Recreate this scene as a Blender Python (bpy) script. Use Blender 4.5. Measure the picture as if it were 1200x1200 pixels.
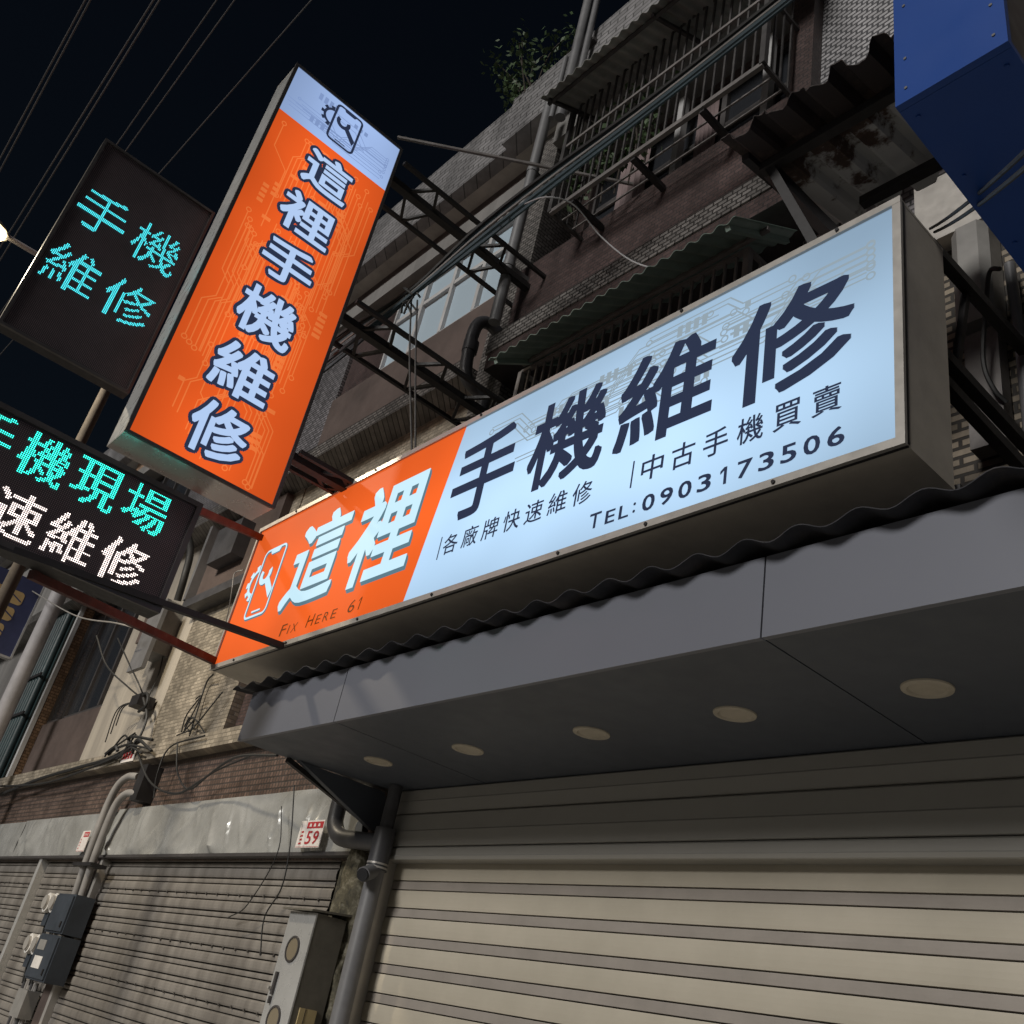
import bpy, math, random
import numpy as np
from math import sin, cos, pi, radians
from mathutils import Vector

# ------------------------------------------------------------------ scene, camera, sky, light
sc = bpy.context.scene
for _o in list(bpy.data.objects):
    bpy.data.objects.remove(_o)
COL = sc.collection
CAM = np.array([0.0, 0.0, 1.6])
AZ, TILT, ROLL, FPX = 0.93914, 2.077857, 0.211489, 1115.668   # solved from the photograph's vanishing points (1200 px wide)

def _rz(t): return np.array([[cos(t), -sin(t), 0], [sin(t), cos(t), 0], [0, 0, 1.]])
def _rx(t): return np.array([[1., 0, 0], [0, cos(t), -sin(t)], [0, sin(t), cos(t)]])
ROT = _rz(AZ) @ _rx(TILT) @ _rz(ROLL)

cd = bpy.data.cameras.new('camera')
cd.sensor_width = 36.0
cd.lens = 36.0 * FPX / 1200.0
cd.clip_start = 0.05
cd.clip_end = 2000
cam = bpy.data.objects.new('camera', cd)
COL.objects.link(cam)
from mathutils import Matrix
cam.matrix_world = Matrix.Translation(Vector(CAM)) @ Matrix([list(r) for r in ROT]).to_4x4()
sc.camera = cam

SUN_TO = Vector((-0.13, 0.90, -0.40)).normalized()       # the way the street light travels
w = bpy.data.worlds.new('World'); sc.world = w; w.use_nodes = True
wn = w.node_tree
for n in list(wn.nodes): wn.nodes.remove(n)
sky = wn.nodes.new('ShaderNodeTexSky'); sky.sky_type = 'NISHITA'; sky.sun_disc = False
sky.sun_elevation = math.asin(-SUN_TO.z); sky.sun_rotation = math.atan2(-SUN_TO.x, -SUN_TO.y)
bg = wn.nodes.new('ShaderNodeBackground'); bg.inputs['Strength'].default_value = 0.0024
wo = wn.nodes.new('ShaderNodeOutputWorld')
wn.links.new(sky.outputs[0], bg.inputs[0]); wn.links.new(bg.outputs[0], wo.inputs[0])

sl = bpy.data.lights.new('sun', 'SUN'); sl.energy = 2.5; sl.angle = radians(16); sl.color = (1.0, 0.965, 0.92)
so = bpy.data.objects.new('sun', sl); COL.objects.link(so)
so.rotation_euler = SUN_TO.to_track_quat('-Z', 'Y').to_euler(); so.location = (2, -12, 12)

sc.view_settings.view_transform = 'Standard'; sc.view_settings.look = 'None'
sc.view_settings.exposure = 0.0; sc.view_settings.gamma = 1.0; sc.view_settings.use_curve_mapping = False
sc.cycles.use_denoising = True
sc.cycles.max_bounces = 8
sc.cycles.sample_clamp_indirect = 4.0

random.seed(7)
RNG = random.Random(11)

# ------------------------------------------------------------------ helpers
def P(x, y, X=None, Y=None, Z=None):
    """direction of a photo pixel met with a known plane of the place"""
    d = ROT @ np.array([(x - 600) / FPX, -(y - 600) / FPX, -1.0])
    if X is not None: t = (X - CAM[0]) / d[0]
    elif Y is not None: t = (Y - CAM[1]) / d[1]
    else: t = (Z - CAM[2]) / d[2]
    return tuple(CAM + t * d)

def lin(r, g, b):
    f = lambda c: (c / 255 / 12.92) if c <= 10 else ((c / 255 + 0.055) / 1.055) ** 2.4
    return (f(r), f(g), f(b))

def thing(name, label, cat, loc=(0, 0, 0), group=None):
    o = bpy.data.objects.new(name, None); COL.objects.link(o)
    o.empty_display_size = 0.1; o.location = loc
    o['label'] = label; o['category'] = cat
    if group: o['group'] = group
    return o

def tag(o, label=None, cat=None, group=None, kind=None):
    if label: o['label'] = label
    if cat: o['category'] = cat
    if group: o['group'] = group
    if kind: o['kind'] = kind
    return o

def root_loc(p):
    while p.parent: p = p.parent
    return p.location

class MB:
    def __init__(s): s.v = []; s.f = []; s.sm = False
    def quad(s, a, b, c, d):
        n = len(s.v); s.v += [a, b, c, d]; s.f.append((n, n + 1, n + 2, n + 3)); return s
    def box(s, x0, x1, y0, y1, z0, z1):
        n = len(s.v)
        if x0 > x1: x0, x1 = x1, x0
        if y0 > y1: y0, y1 = y1, y0
        if z0 > z1: z0, z1 = z1, z0
        s.v += [(x0, y0, z0), (x1, y0, z0), (x1, y1, z0), (x0, y1, z0), (x0, y0, z1), (x1, y0, z1), (x1, y1, z1), (x0, y1, z1)]
        s.f += [tuple(n + i for i in q) for q in ((3, 2, 1, 0), (4, 5, 6, 7), (0, 1, 5, 4), (1, 2, 6, 5), (2, 3, 7, 6), (3, 0, 4, 7))]
        return s
    def bar(s, a, b, wd, ht=None, up=(0, 0, 1)):
        ht = ht or wd
        a = Vector(a); b = Vector(b); d = (b - a).normalized(); u = Vector(up)
        if abs(d.dot(u)) > 0.95: u = Vector((1, 0, 0))
        sx = d.cross(u).normalized(); sy = sx.cross(d).normalized(); n = len(s.v)
        for p in (a, b):
            for i, j in ((-1, -1), (1, -1), (1, 1), (-1, 1)):
                s.v.append(tuple(p + sx * i * wd / 2 + sy * j * ht / 2))
        s.f += [tuple(n + i for i in q) for q in ((0, 1, 2, 3), (7, 6, 5, 4), (0, 4, 5, 1), (1, 5, 6, 2), (2, 6, 7, 3), (3, 7, 4, 0))]
        return s
    def tube(s, pts, r, seg=8, r1=None):
        pts = [Vector(p) for p in pts]; m = len(pts); n0 = len(s.v); s.sm = True
        t0 = (pts[1] - pts[0]).normalized(); u = Vector((0, 0, 1))
        if abs(t0.dot(u)) > 0.9: u = Vector((1, 0, 0))
        sx = t0.cross(u).normalized()
        for i, p in enumerate(pts):
            t = (pts[min(i + 1, m - 1)] - pts[max(i - 1, 0)]).normalized()
            sx = (sx - t * sx.dot(t)).normalized(); sy = t.cross(sx)
            rr = r if r1 is None else r + (r1 - r) * i / (m - 1)
            for k in range(seg):
                a = 2 * pi * k / seg
                s.v.append(tuple(p + sx * cos(a) * rr + sy * sin(a) * rr))
        for i in range(m - 1):
            for k in range(seg):
                a = n0 + i * seg + k; b = n0 + i * seg + (k + 1) % seg
                s.f.append((a, b, b + seg, a + seg))
        s.f.append(tuple(n0 + k for k in range(seg))[::-1]); s.f.append(tuple(n0 + (m - 1) * seg + k for k in range(seg)))
        return s
    def disc(s, c, nrm, r, th, seg=20):
        nrm = Vector(nrm).normalized(); c = Vector(c)
        return s.tube([c - nrm * th / 2, c + nrm * th / 2], r, seg)
    def prism(s, poly, axis, a, b):
        """2D outline pushed along an axis; poly in the two other axes (x->yz, y->xz, z->xy)"""
        def pt(q, t):
            if axis == 'x': return (t, q[0], q[1])
            if axis == 'y': return (q[0], t, q[1])
            return (q[0], q[1], t)
        n = len(s.v); m = len(poly)
        s.v += [pt(q, a) for q in poly] + [pt(q, b) for q in poly]
        s.f.append(tuple(range(n, n + m))); s.f.append(tuple(range(n + 2 * m - 1, n + m - 1, -1)))
        for i in range(m):
            j = (i + 1) % m; s.f.append((n + i, n + j, n + m + j, n + m + i))
        return s
    def build(s, name, mat, parent=None, loc=None):
        me = bpy.data.meshes.new(name)
        if parent is not None: L = root_loc(parent)
        elif loc is not None: L = Vector(loc)
        else:
            a = np.array(s.v); L = Vector(((a[:, 0].min() + a[:, 0].max()) / 2, (a[:, 1].min() + a[:, 1].max()) / 2, a[:, 2].min()))
        me.from_pydata([(v[0] - L[0], v[1] - L[1], v[2] - L[2]) for v in s.v], [], s.f)
        me.update()
        import bmesh as _bm
        b = _bm.new(); b.from_mesh(me); _bm.ops.recalc_face_normals(b, faces=b.faces[:]); b.to_mesh(me); b.free()
        if s.sm:
            for p in me.polygons: p.use_smooth = True
            try: me.set_sharp_from_angle(angle=radians(40))
            except Exception: pass
        if mat: me.materials.append(mat)
        o = bpy.data.objects.new(name, me); COL.objects.link(o)
        if parent is not None: o.parent = parent
        else: o.location = L
        return o

def struct(o): o['kind'] = 'structure'; return o

def bez(pts, n=10):
    """smooth curve through points (Catmull-Rom)"""
    p = [Vector(q) for q in pts]; p = [p[0] * 2 - p[1]] + p + [p[-1] * 2 - p[-2]]; out = []
    for i in range(1, len(p) - 2):
        for k in range(n):
            t = k / n; a, b, c, d = p[i - 1], p[i], p[i + 1], p[i + 2]
            out.append(0.5 * ((2 * b) + (c - a) * t + (2 * a - 5 * b + 4 * c - d) * t * t + (3 * b - a - 3 * c + d) * t ** 3))
    out.append(p[-2]); return out

def sag(a, b, s, n=14):
    a = Vector(a); b = Vector(b)
    return [a.lerp(b, i / n) - Vector((0, 0, s * 4 * (i / n) * (1 - i / n))) for i in range(n + 1)]

# ------------------------------------------------------------------ materials
def nm(name):
    m = bpy.data.materials.new(name); m.use_nodes = True
    nt = m.node_tree; b = nt.nodes['Principled BSDF']; return m, nt, b

def paint(name, col, rough=0.55, metal=0.0, var=0.25, scale=3.0, bump=0.0, bscale=60, spec=0.4, streak=0.0, dirt=None, rv=1.0):
    m, nt, b = nm(name); N = nt.nodes; L = nt.links
    geo = N.new('ShaderNodeNewGeometry')
    no = N.new('ShaderNodeTexNoise'); no.inputs['Scale'].default_value = scale; no.inputs['Detail'].default_value = 6; no.inputs['Roughness'].default_value = 0.65
    L.new(geo.outputs['Position'], no.inputs['Vector'])
    if streak:
        mp = N.new('ShaderNodeMapping'); mp.inputs['Scale'].default_value = (1.0 * streak, 1.0 * streak, 0.12 * streak)
        L.new(geo.outputs['Position'], mp.inputs['Vector']); L.new(mp.outputs[0], no.inputs['Vector'])
    r = N.new('ShaderNodeValToRGB'); r.color_ramp.elements[0].position = 0.3; r.color_ramp.elements[1].position = 0.72
    c0 = tuple(c * (1 - var) for c in col); c1 = tuple(min(1, c * (1 + var)) for c in col)
    if dirt: c0 = dirt
    r.color_ramp.elements[0].color = (*c0, 1); r.color_ramp.elements[1].color = (*c1, 1)
    L.new(no.outputs['Fac'], r.inputs[0]); L.new(r.outputs[0], b.inputs['Base Color'])
    b.inputs['Metallic'].default_value = metal; b.inputs['Specular IOR Level'].default_value = spec
    n2 = N.new('ShaderNodeTexNoise'); n2.inputs['Scale'].default_value = scale * 5; n2.inputs['Detail'].default_value = 4
    L.new(geo.outputs['Position'], n2.inputs['Vector'])
    mr = N.new('ShaderNodeMapRange'); mr.inputs[3].default_value = max(0.03, rough - 0.12 * rv); mr.inputs[4].default_value = min(1, rough + 0.15 * rv)
    L.new(n2.outputs['Fac'], mr.inputs[0]); L.new(mr.outputs[0], b.inputs['Roughness'])
    if bump:
        n3 = N.new('ShaderNodeTexNoise'); n3.inputs['Scale'].default_value = bscale; n3.inputs['Detail'].default_value = 5
        L.new(geo.outputs['Position'], n3.inputs['Vector'])
        bp = N.new('ShaderNodeBump'); bp.inputs['Strength'].default_value = bump; bp.inputs['Distance'].default_value = 0.01
        L.new(n3.outputs['Fac'], bp.inputs['Height']); L.new(bp.outputs[0], b.inputs['Normal'])
    return m

def tiles(name, col, grout, tw=0.10, th=0.05, mortar=0.006, var=0.3, rough=0.4, dirt=0.5):
    """small glazed mosaic tiles, far too small to build singly"""
    m, nt, b = nm(name); N = nt.nodes; L = nt.links
    geo = N.new('ShaderNodeNewGeometry'); sp = N.new('ShaderNodeSeparateXYZ'); L.new(geo.outputs['Position'], sp.inputs[0])
    ad = N.new('ShaderNodeMath'); ad.operation = 'ADD'; L.new(sp.outputs[0], ad.inputs[0]); L.new(sp.outputs[1], ad.inputs[1])
    cb = N.new('ShaderNodeCombineXYZ'); L.new(ad.outputs[0], cb.inputs[0]); L.new(sp.outputs[2], cb.inputs[1])
    br = N.new('ShaderNodeTexBrick'); br.offset = 0.5
    br.inputs['Scale'].default_value = 1; br.inputs['Brick Width'].default_value = tw; br.inputs['Row Height'].default_value = th
    br.inputs['Mortar Size'].default_value = mortar; br.inputs['Mortar Smooth'].default_value = 0.3; br.inputs['Bias'].default_value = 0.0
    br.inputs['Color1'].default_value = (*[c * (1 - var) for c in col], 1); br.inputs['Color2'].default_value = (*[min(1, c * (1 + var)) for c in col], 1)
    br.inputs['Mortar'].default_value = (*grout, 1)
    L.new(cb.outputs[0], br.inputs['Vector'])
    no = N.new('ShaderNodeTexNoise'); no.inputs['Scale'].default_value = 1.0; no.inputs['Detail'].default_value = 8; no.inputs['Roughness'].default_value = 0.7
    mp = N.new('ShaderNodeMapping'); mp.inputs['Scale'].default_value = (2.2, 2.2, 0.5); L.new(geo.outputs['Position'], mp.inputs['Vector']); L.new(mp.outputs[0], no.inputs['Vector'])
    mr = N.new('ShaderNodeMapRange'); mr.inputs[1].default_value = 0.35; mr.inputs[2].default_value = 0.65; mr.inputs[3].default_value = 1 - dirt; mr.inputs[4].default_value = 1.05
    L.new(no.outputs['Fac'], mr.inputs[0])
    mx = N.new('ShaderNodeMix'); mx.data_type = 'RGBA'; mx.blend_type = 'MULTIPLY'; mx.inputs['Factor'].default_value = 1
    L.new(br.outputs['Color'], mx.inputs[6]); L.new(mr.outputs[0], mx.inputs[7]); L.new(mx.outputs[2], b.inputs['Base Color'])
    b.inputs['Roughness'].default_value = rough; b.inputs['Specular IOR Level'].default_value = 0.35
    bp = N.new('ShaderNodeBump'); bp.invert = True; bp.inputs['Strength'].default_value = 0.7; bp.inputs['Distance'].default_value = 0.006
    L.new(br.outputs['Fac'], bp.inputs['Height']); L.new(bp.outputs[0], b.inputs['Normal'])
    return m

def glow(name, col, strength=1.0, tube=None, tubeaxis=2, rough=0.35, samp=None, ends=None):
    """backlit acrylic: gives off light itself; tube=(centre, half height, edge factor) is how evenly its lamps fill it"""
    m, nt, b = nm(name); N = nt.nodes; L = nt.links
    b.inputs['Base Color'].default_value = (*[0.06 * c for c in col], 1); b.inputs['Roughness'].default_value = 0.6; b.inputs['Specular IOR Level'].default_value = 0.06
    b.inputs['Emission Color'].default_value = (*col, 1); b.inputs['Emission Strength'].default_value = strength
    if tube:
        geo = N.new('ShaderNodeNewGeometry'); sp = N.new('ShaderNodeSeparateXYZ'); L.new(geo.outputs['Position'], sp.inputs[0])
        no = N.new('ShaderNodeTexNoise'); no.inputs['Scale'].default_value = 1.3; no.inputs['Detail'].default_value = 1; L.new(geo.outputs['Position'], no.inputs['Vector'])
        d = N.new('ShaderNodeMath'); d.operation = 'SUBTRACT'; d.inputs[1].default_value = tube[0]; L.new(sp.outputs[tubeaxis], d.inputs[0])
        a = N.new('ShaderNodeMath'); a.operation = 'ABSOLUTE'; L.new(d.outputs[0], a.inputs[0])
        mr = N.new('ShaderNodeMapRange'); mr.interpolation_type = 'SMOOTHSTEP'; mr.inputs[1].default_value = 0; mr.inputs[2].default_value = tube[1]
        mr.inputs[3].default_value = strength; mr.inputs[4].default_value = strength * tube[2]; L.new(a.outputs[0], mr.inputs[0])
        k = N.new('ShaderNodeMapRange'); k.inputs[1].default_value = .3; k.inputs[2].default_value = .7; k.inputs[3].default_value = .9; k.inputs[4].default_value = 1.08; L.new(no.outputs['Fac'], k.inputs[0])
        mu = N.new('ShaderNodeMath'); mu.operation = 'MULTIPLY'; L.new(mr.outputs[0], mu.inputs[0]); L.new(k.outputs[0], mu.inputs[1])
        if ends:
            d2 = N.new('ShaderNodeMath'); d2.operation = 'SUBTRACT'; d2.inputs[1].default_value = ends[1]; L.new(sp.outputs[ends[0]], d2.inputs[0])
            a2 = N.new('ShaderNodeMath'); a2.operation = 'ABSOLUTE'; L.new(d2.outputs[0], a2.inputs[0])
            m2 = N.new('ShaderNodeMapRange'); m2.interpolation_type = 'SMOOTHSTEP'; m2.inputs[1].default_value = ends[2] * .45; m2.inputs[2].default_value = ends[2]; m2.inputs[3].default_value = 1; m2.inputs[4].default_value = ends[3]; L.new(a2.outputs[0], m2.inputs[0])
            mv = N.new('ShaderNodeMath'); mv.operation = 'MULTIPLY'; L.new(mu.outputs[0], mv.inputs[0]); L.new(m2.outputs[0], mv.inputs[1]); mu = mv
        L.new(mu.outputs[0], b.inputs['Emission Strength'])
    if samp: m.cycles.emission_sampling = samp
    return m

def rusty(name, c0, c1, c2, scale=3.0, rough=0.75, pos=(0.42, 0.55, 0.7)):
    m, nt, b = nm(name); N = nt.nodes; L = nt.links
    geo = N.new('ShaderNodeNewGeometry'); no = N.new('ShaderNodeTexNoise'); no.inputs['Scale'].default_value = scale; no.inputs['Detail'].default_value = 9; no.inputs['Roughness'].default_value = 0.68
    L.new(geo.outputs['Position'], no.inputs['Vector'])
    r = N.new('ShaderNodeValToRGB'); r.color_ramp.elements[0].position = pos[0]; r.color_ramp.elements[1].position = pos[2]
    e = r.color_ramp.elements.new(pos[1]); r.color_ramp.elements[0].color = (*c0, 1); e.color = (*c1, 1); r.color_ramp.elements[2].color = (*c2, 1)
    L.new(no.outputs['Fac'], r.inputs[0]); L.new(r.outputs[0], b.inputs['Base Color']); b.inputs['Roughness'].default_value = rough
    bp = N.new('ShaderNodeBump'); bp.inputs['Strength'].default_value = 0.3; bp.inputs['Distance'].default_value = 0.01; L.new(no.outputs['Fac'], bp.inputs['Height']); L.new(bp.outputs[0], b.inputs['Normal'])
    return m

M = {}
M['bounce_road'] = paint('bounce_road', (0.26, 0.255, 0.245), 0.85, var=0.3, scale=4, bump=0.5, bscale=120)  # pale concrete-like road colour, lightened to bounce light up onto undersides
M['concrete'] = paint('concrete', (0.38, 0.37, 0.35), 0.8, var=0.25, scale=2, bump=0.4, bscale=40)
M['tile_beige'] = tiles('tile_beige', (0.285, 0.25, 0.20), (0.18, 0.16, 0.128), 0.10, 0.045, 0.005)
M['tile_grey'] = tiles('tile_grey', (0.19, 0.18, 0.19), (0.05, 0.05, 0.05), 0.09, 0.045, 0.008)
M['tile_pale'] = tiles('tile_pale', (0.34, 0.335, 0.345), (0.07, 0.07, 0.075), 0.085, 0.045, 0.010, var=.15)
M['tile_white'] = tiles('tile_white', (0.24, 0.235, 0.24), (0.07, 0.07, 0.07), 0.24, 0.075, 0.009, var=.15)
M['tile_pier'] = tiles('tile_pier', (0.17, 0.16, 0.152), (0.035, 0.032, 0.03), 0.085, 0.042, 0.008)
M['tile_brown'] = tiles('tile_brown', (0.078, 0.053, 0.050), (0.042, 0.036, 0.036), 0.075, 0.040, 0.005, var=.2)
M['tile_red'] = tiles('tile_red', (0.135, 0.092, 0.074), (0.06, 0.05, 0.045), 0.055, 0.055, 0.009)
M['tile_yellow'] = tiles('tile_yellow', (0.25, 0.21, 0.16), (0.04, 0.035, 0.03), 0.14, 0.055, 0.012)
M['tile_orange'] = tiles('tile_orange', (0.36, 0.24, 0.16), (0.14, 0.09, 0.06), 0.10, 0.05)
M['plaster'] = paint('plaster', (0.30, 0.27, 0.225), 0.85, var=0.2, scale=1.3, bump=0.3, bscale=30, streak=1.5, dirt=(0.19, 0.172, 0.148))
M['brown_board'] = paint('brown_board', (0.080, 0.060, 0.053), 0.6, var=0.3, scale=1.5)
M['beam_grey'] = paint('beam_grey', (0.15, 0.145, 0.14), 0.85, var=0.35, scale=1.5, bump=0.3, streak=1.2)
M['slat_cream'] = paint('slat_cream', (0.385, 0.35, 0.285), 0.45, metal=0.0, var=0.07, scale=1.2, spec=0.5, dirt=(0.335, 0.305, 0.245))
M['slat_band'] = paint('slat_band', (0.25, 0.225, 0.20), 0.42, metal=0.0, var=0.12, scale=3)
M['header'] = paint('header', (0.32, 0.31, 0.285), 0.38, metal=0.2, var=0.05, scale=1.2, rv=0.3)
M['slat_grey'] = paint('slat_grey', (0.20, 0.186, 0.168), 0.5, metal=0.1, var=0.25, scale=2.2, streak=1.6, dirt=(0.10, 0.09, 0.08))
M['slat_dark'] = paint('slat_dark', (0.05, 0.045, 0.04), 0.8)
M['mirror_steel'] = paint('mirror_steel', (0.62, 0.60, 0.57), 0.26, metal=0.55, var=0.06, scale=2.5, rv=0.3)
M['cab_body'] = paint('cab_body', (0.12, 0.11, 0.09), 0.6, var=0.3, scale=4)
M['stainless'] = paint('stainless', (0.46, 0.46, 0.45), 0.28, metal=0.35, var=0.12, scale=2.5)
M['clad'] = paint('clad', (0.40, 0.405, 0.395), 0.26, metal=0.30, var=0.15, scale=1.8, dirt=(0.27, 0.27, 0.255), rv=0.5)
M['alu'] = paint('alu', (0.42, 0.40, 0.37), 0.4, metal=0.4, var=0.12, scale=4)
M['alu_dark'] = paint('alu_dark', (0.075, 0.07, 0.07), 0.45, metal=0.4, var=0.2)
M['signbox'] = paint('signbox', (0.42, 0.385, 0.33), 0.6, var=0.14, scale=2.5, dirt=(0.33, 0.30, 0.26))
M['fascia'] = paint('fascia', (0.135, 0.142, 0.168), 0.42, metal=0.1, var=0.03, scale=0.8, rv=0.15)
M['soffit'] = paint('soffit', (0.065, 0.074, 0.092), 0.5, var=0.1, scale=1.5)
M['black_steel'] = paint('black_steel', (0.016, 0.015, 0.016), 0.55, var=0.4, scale=6)
M['red_steel'] = rusty('red_steel', (0.05, 0.018, 0.016), (0.085, 0.026, 0.022), (0.12, 0.075, 0.06), 6, pos=(0.4, 0.55, 0.75))
M['cable'] = paint('cable', (0.02, 0.02, 0.02), 0.6, var=0.3)
M['cable_teal'] = paint('cable_teal', (0.045, 0.07, 0.085), 0.5, var=0.3)
M['cable_grey'] = paint('cable_grey', (0.22, 0.21, 0.20), 0.6, var=0.3)
M['cable_pale'] = paint('cable_pale', (0.33, 0.33, 0.34), 0.6, var=0.15)
M['cable_line'] = paint('cable_line', (0.07, 0.068, 0.07), 0.8, var=0.1)
M['pipe_grey'] = paint('pipe_grey', (0.13, 0.13, 0.135), 0.42, var=0.2, scale=4, spec=0.5)
M['pipe_dark'] = paint('pipe_dark', (0.055, 0.055, 0.06), 0.42, var=0.3, scale=4)
M['conduit'] = paint('conduit', (0.23, 0.22, 0.21), 0.5, var=0.2, scale=4)
M['sheet_dark'] = rusty('sheet_dark', (0.012, 0.013, 0.017), (0.02, 0.02, 0.025), (0.045, 0.04, 0.04), 5)
M['sheet_green'] = paint('sheet_green', (0.20, 0.27, 0.235), 0.5, var=0.25, scale=2, dirt=(0.12, 0.16, 0.14))
M['sheet_pale'] = paint('sheet_pale', (0.28, 0.29, 0.27), 0.55, var=0.3, scale=2, dirt=(0.15, 0.15, 0.14))
M['rust_sheet'] = rusty('rust_sheet', (0.030, 0.020, 0.017), (0.085, 0.058, 0.046), (0.52, 0.54, 0.55), 2.0, pos=(0.40, 0.47, 0.52))
def rust_front(name, y0, y1):
    m = rusty(name, (0.022, 0.014, 0.012), (0.075, 0.048, 0.038), (0.50, 0.52, 0.53), 2.6, pos=(0.40, 0.50, 0.56)); nt = m.node_tree; N = nt.nodes; L = nt.links
    no = [n for n in N if n.type == 'TEX_NOISE'][0]; rp = [n for n in N if n.type == 'VALTORGB'][0]; geo = [n for n in N if n.type == 'NEW_GEOMETRY'][0]
    sp = N.new('ShaderNodeSeparateXYZ'); L.new(geo.outputs['Position'], sp.inputs[0])
    mr = N.new('ShaderNodeMapRange'); mr.inputs[1].default_value = y0; mr.inputs[2].default_value = y1; mr.inputs[3].default_value = -.14; mr.inputs[4].default_value = .10; L.new(sp.outputs[1], mr.inputs[0])
    ad = N.new('ShaderNodeMath'); ad.operation = 'ADD'; L.new(no.outputs['Fac'], ad.inputs[0]); L.new(mr.outputs[0], ad.inputs[1]); L.new(ad.outputs[0], rp.inputs[0])
    return m
M['rust_sheet'] = rust_front('rust_sheet', 2.45, 2.85)
M['rail'] = paint('rail', (0.05, 0.047, 0.047), 0.55, metal=0.2, var=0.5, scale=6)
M['rail_pale'] = paint('rail_pale', (0.15, 0.14, 0.135), 0.5, metal=0.2, var=0.3, scale=6)
M['white_frame'] = paint('white_frame', (0.38, 0.38, 0.38), 0.5, var=0.2)
M['dark_room'] = paint('dark_room', (0.012, 0.012, 0.014), 0.9)
M['curtain'] = paint('curtain', (0.16, 0.12, 0.12), 0.8, var=0.3, scale=4)
M['white_plastic'] = paint('white_plastic', (0.6, 0.58, 0.55), 0.45, var=0.15)
M['grey_box'] = paint('grey_box', (0.20, 0.195, 0.185), 0.5, var=0.2, scale=5)
M['slate_box'] = paint('slate_box', (0.035, 0.043, 0.055), 0.5, var=0.25)
M['yellow_label'] = paint('yellow_label', (0.42, 0.33, 0.17), 0.5, var=0.15, scale=8)
M['red_print'] = paint('red_print', (0.38, 0.03, 0.035), 0.5, var=0.15)
M['plate_white'] = paint('plate_white', (0.62, 0.58, 0.55), 0.45, var=0.12, scale=10)
M['blue_paint'] = paint('blue_paint', (0.006, 0.045, 0.22), 0.5, var=0.05, scale=1, spec=0.3)
M['navy_sign'] = paint('navy_sign', (0.045, 0.055, 0.13), 0.5, var=0.2)
M['gold_print'] = paint('gold_print', (0.50, 0.36, 0.17), 0.5, var=0.2)
M['dark_face'] = paint('dark_face', (0.05, 0.038, 0.033), 0.5, var=0.2)
M['downlight'] = paint('downlight', (0.40, 0.36, 0.29), 0.55, var=0.15, scale=8)
M['moss'] = rusty('moss', (0.03, 0.028, 0.02), (0.09, 0.08, 0.05), (0.30, 0.28, 0.22), 14, pos=(0.35, 0.52, 0.72))
M['leaf'] = paint('leaf', (0.05, 0.085, 0.035), 0.6, var=0.5, scale=5)
M['bark'] = paint('bark', (0.045, 0.037, 0.03), 0.9, var=0.3, scale=8)
M['pole'] = paint('pole', (0.30, 0.29, 0.30), 0.6, var=0.2, scale=2)
M['green_pipe'] = paint('green_pipe', (0.018, 0.035, 0.038), 0.45, var=0.3)
M['led_face'] = paint('led_face', (0.03, 0.025, 0.03), 0.6, var=0.2)
M['led_dot'] = paint('led_dot', (0.20, 0.15, 0.155), 0.5, var=0.2)

def glassy(name, col=(0.02, 0.03, 0.04), rough=0.06):
    m, nt, b = nm(name); b.inputs['Base Color'].default_value = (*col, 1); b.inputs['Roughness'].default_value = rough; b.inputs['Specular IOR Level'].default_value = 0.8
    return m
M['glass'] = glassy('glass', (0.36, 0.45, 0.52), 0.3)
M['glass_dark'] = glassy('glass_dark', (0.02, 0.022, 0.026), 0.15)
M['glass_amber'] = glassy('glass_amber', (0.20, 0.17, 0.12), 0.15)

M['face_white'] = glow('face_white', lin(190, 224, 255), 1.06, tube=(4.10, 0.80, 0.60), ends=(0, -3.6, 2.4, 0.72))
M['face_orange'] = glow('face_orange', lin(250, 104, 40), 0.98, tube=(4.20, 0.75, 0.76))
M['print_dark'] = glow('print_dark', lin(48, 58, 84), 0.75, samp='NONE')
M['print_shadow'] = glow('print_shadow', lin(98, 130, 145), 0.85, samp='NONE')
M['print_brown'] = glow('print_brown', lin(112, 58, 20), 0.8, samp='NONE')
M['print_white'] = glow('print_white', lin(205, 240, 255), 0.96, samp='NONE')
M['circuit_grey'] = glow('circuit_grey', lin(160, 178, 190), 0.78, samp='NONE')
M['vface_white'] = glow('vface_white', lin(172, 200, 250), 0.92, tube=(1.70, 0.65, 0.62), tubeaxis=1)
M['vface_orange'] = glow('vface_orange', lin(246, 98, 38), 0.95, tube=(1.58, 0.62, 0.66), tubeaxis=1, ends=(2, 5.9, 2.2, 0.85))
M['vprint_white'] = glow('vprint_white', lin(188, 215, 255), 0.88, samp='NONE')
M['vcircuit'] = glow('vcircuit', lin(252, 128, 64), 0.98, tube=(1.58, 0.62, 0.66), tubeaxis=1, samp='NONE')
M['vcircuit_blue'] = glow('vcircuit_blue', lin(140, 165, 215), 0.80, samp='NONE')
M['led_cyan'] = glow('led_cyan', (0.07, 0.72, 0.80), 2.3)
M['led_teal'] = glow('led_teal', (0.03, 0.72, 0.56), 4.8)
M['led_white'] = glow('led_white', (1.0, 0.86, 0.80), 3.8)
M['lamp'] = glow('lamp', (1.0, 0.80, 0.45), 14.0)

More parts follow.
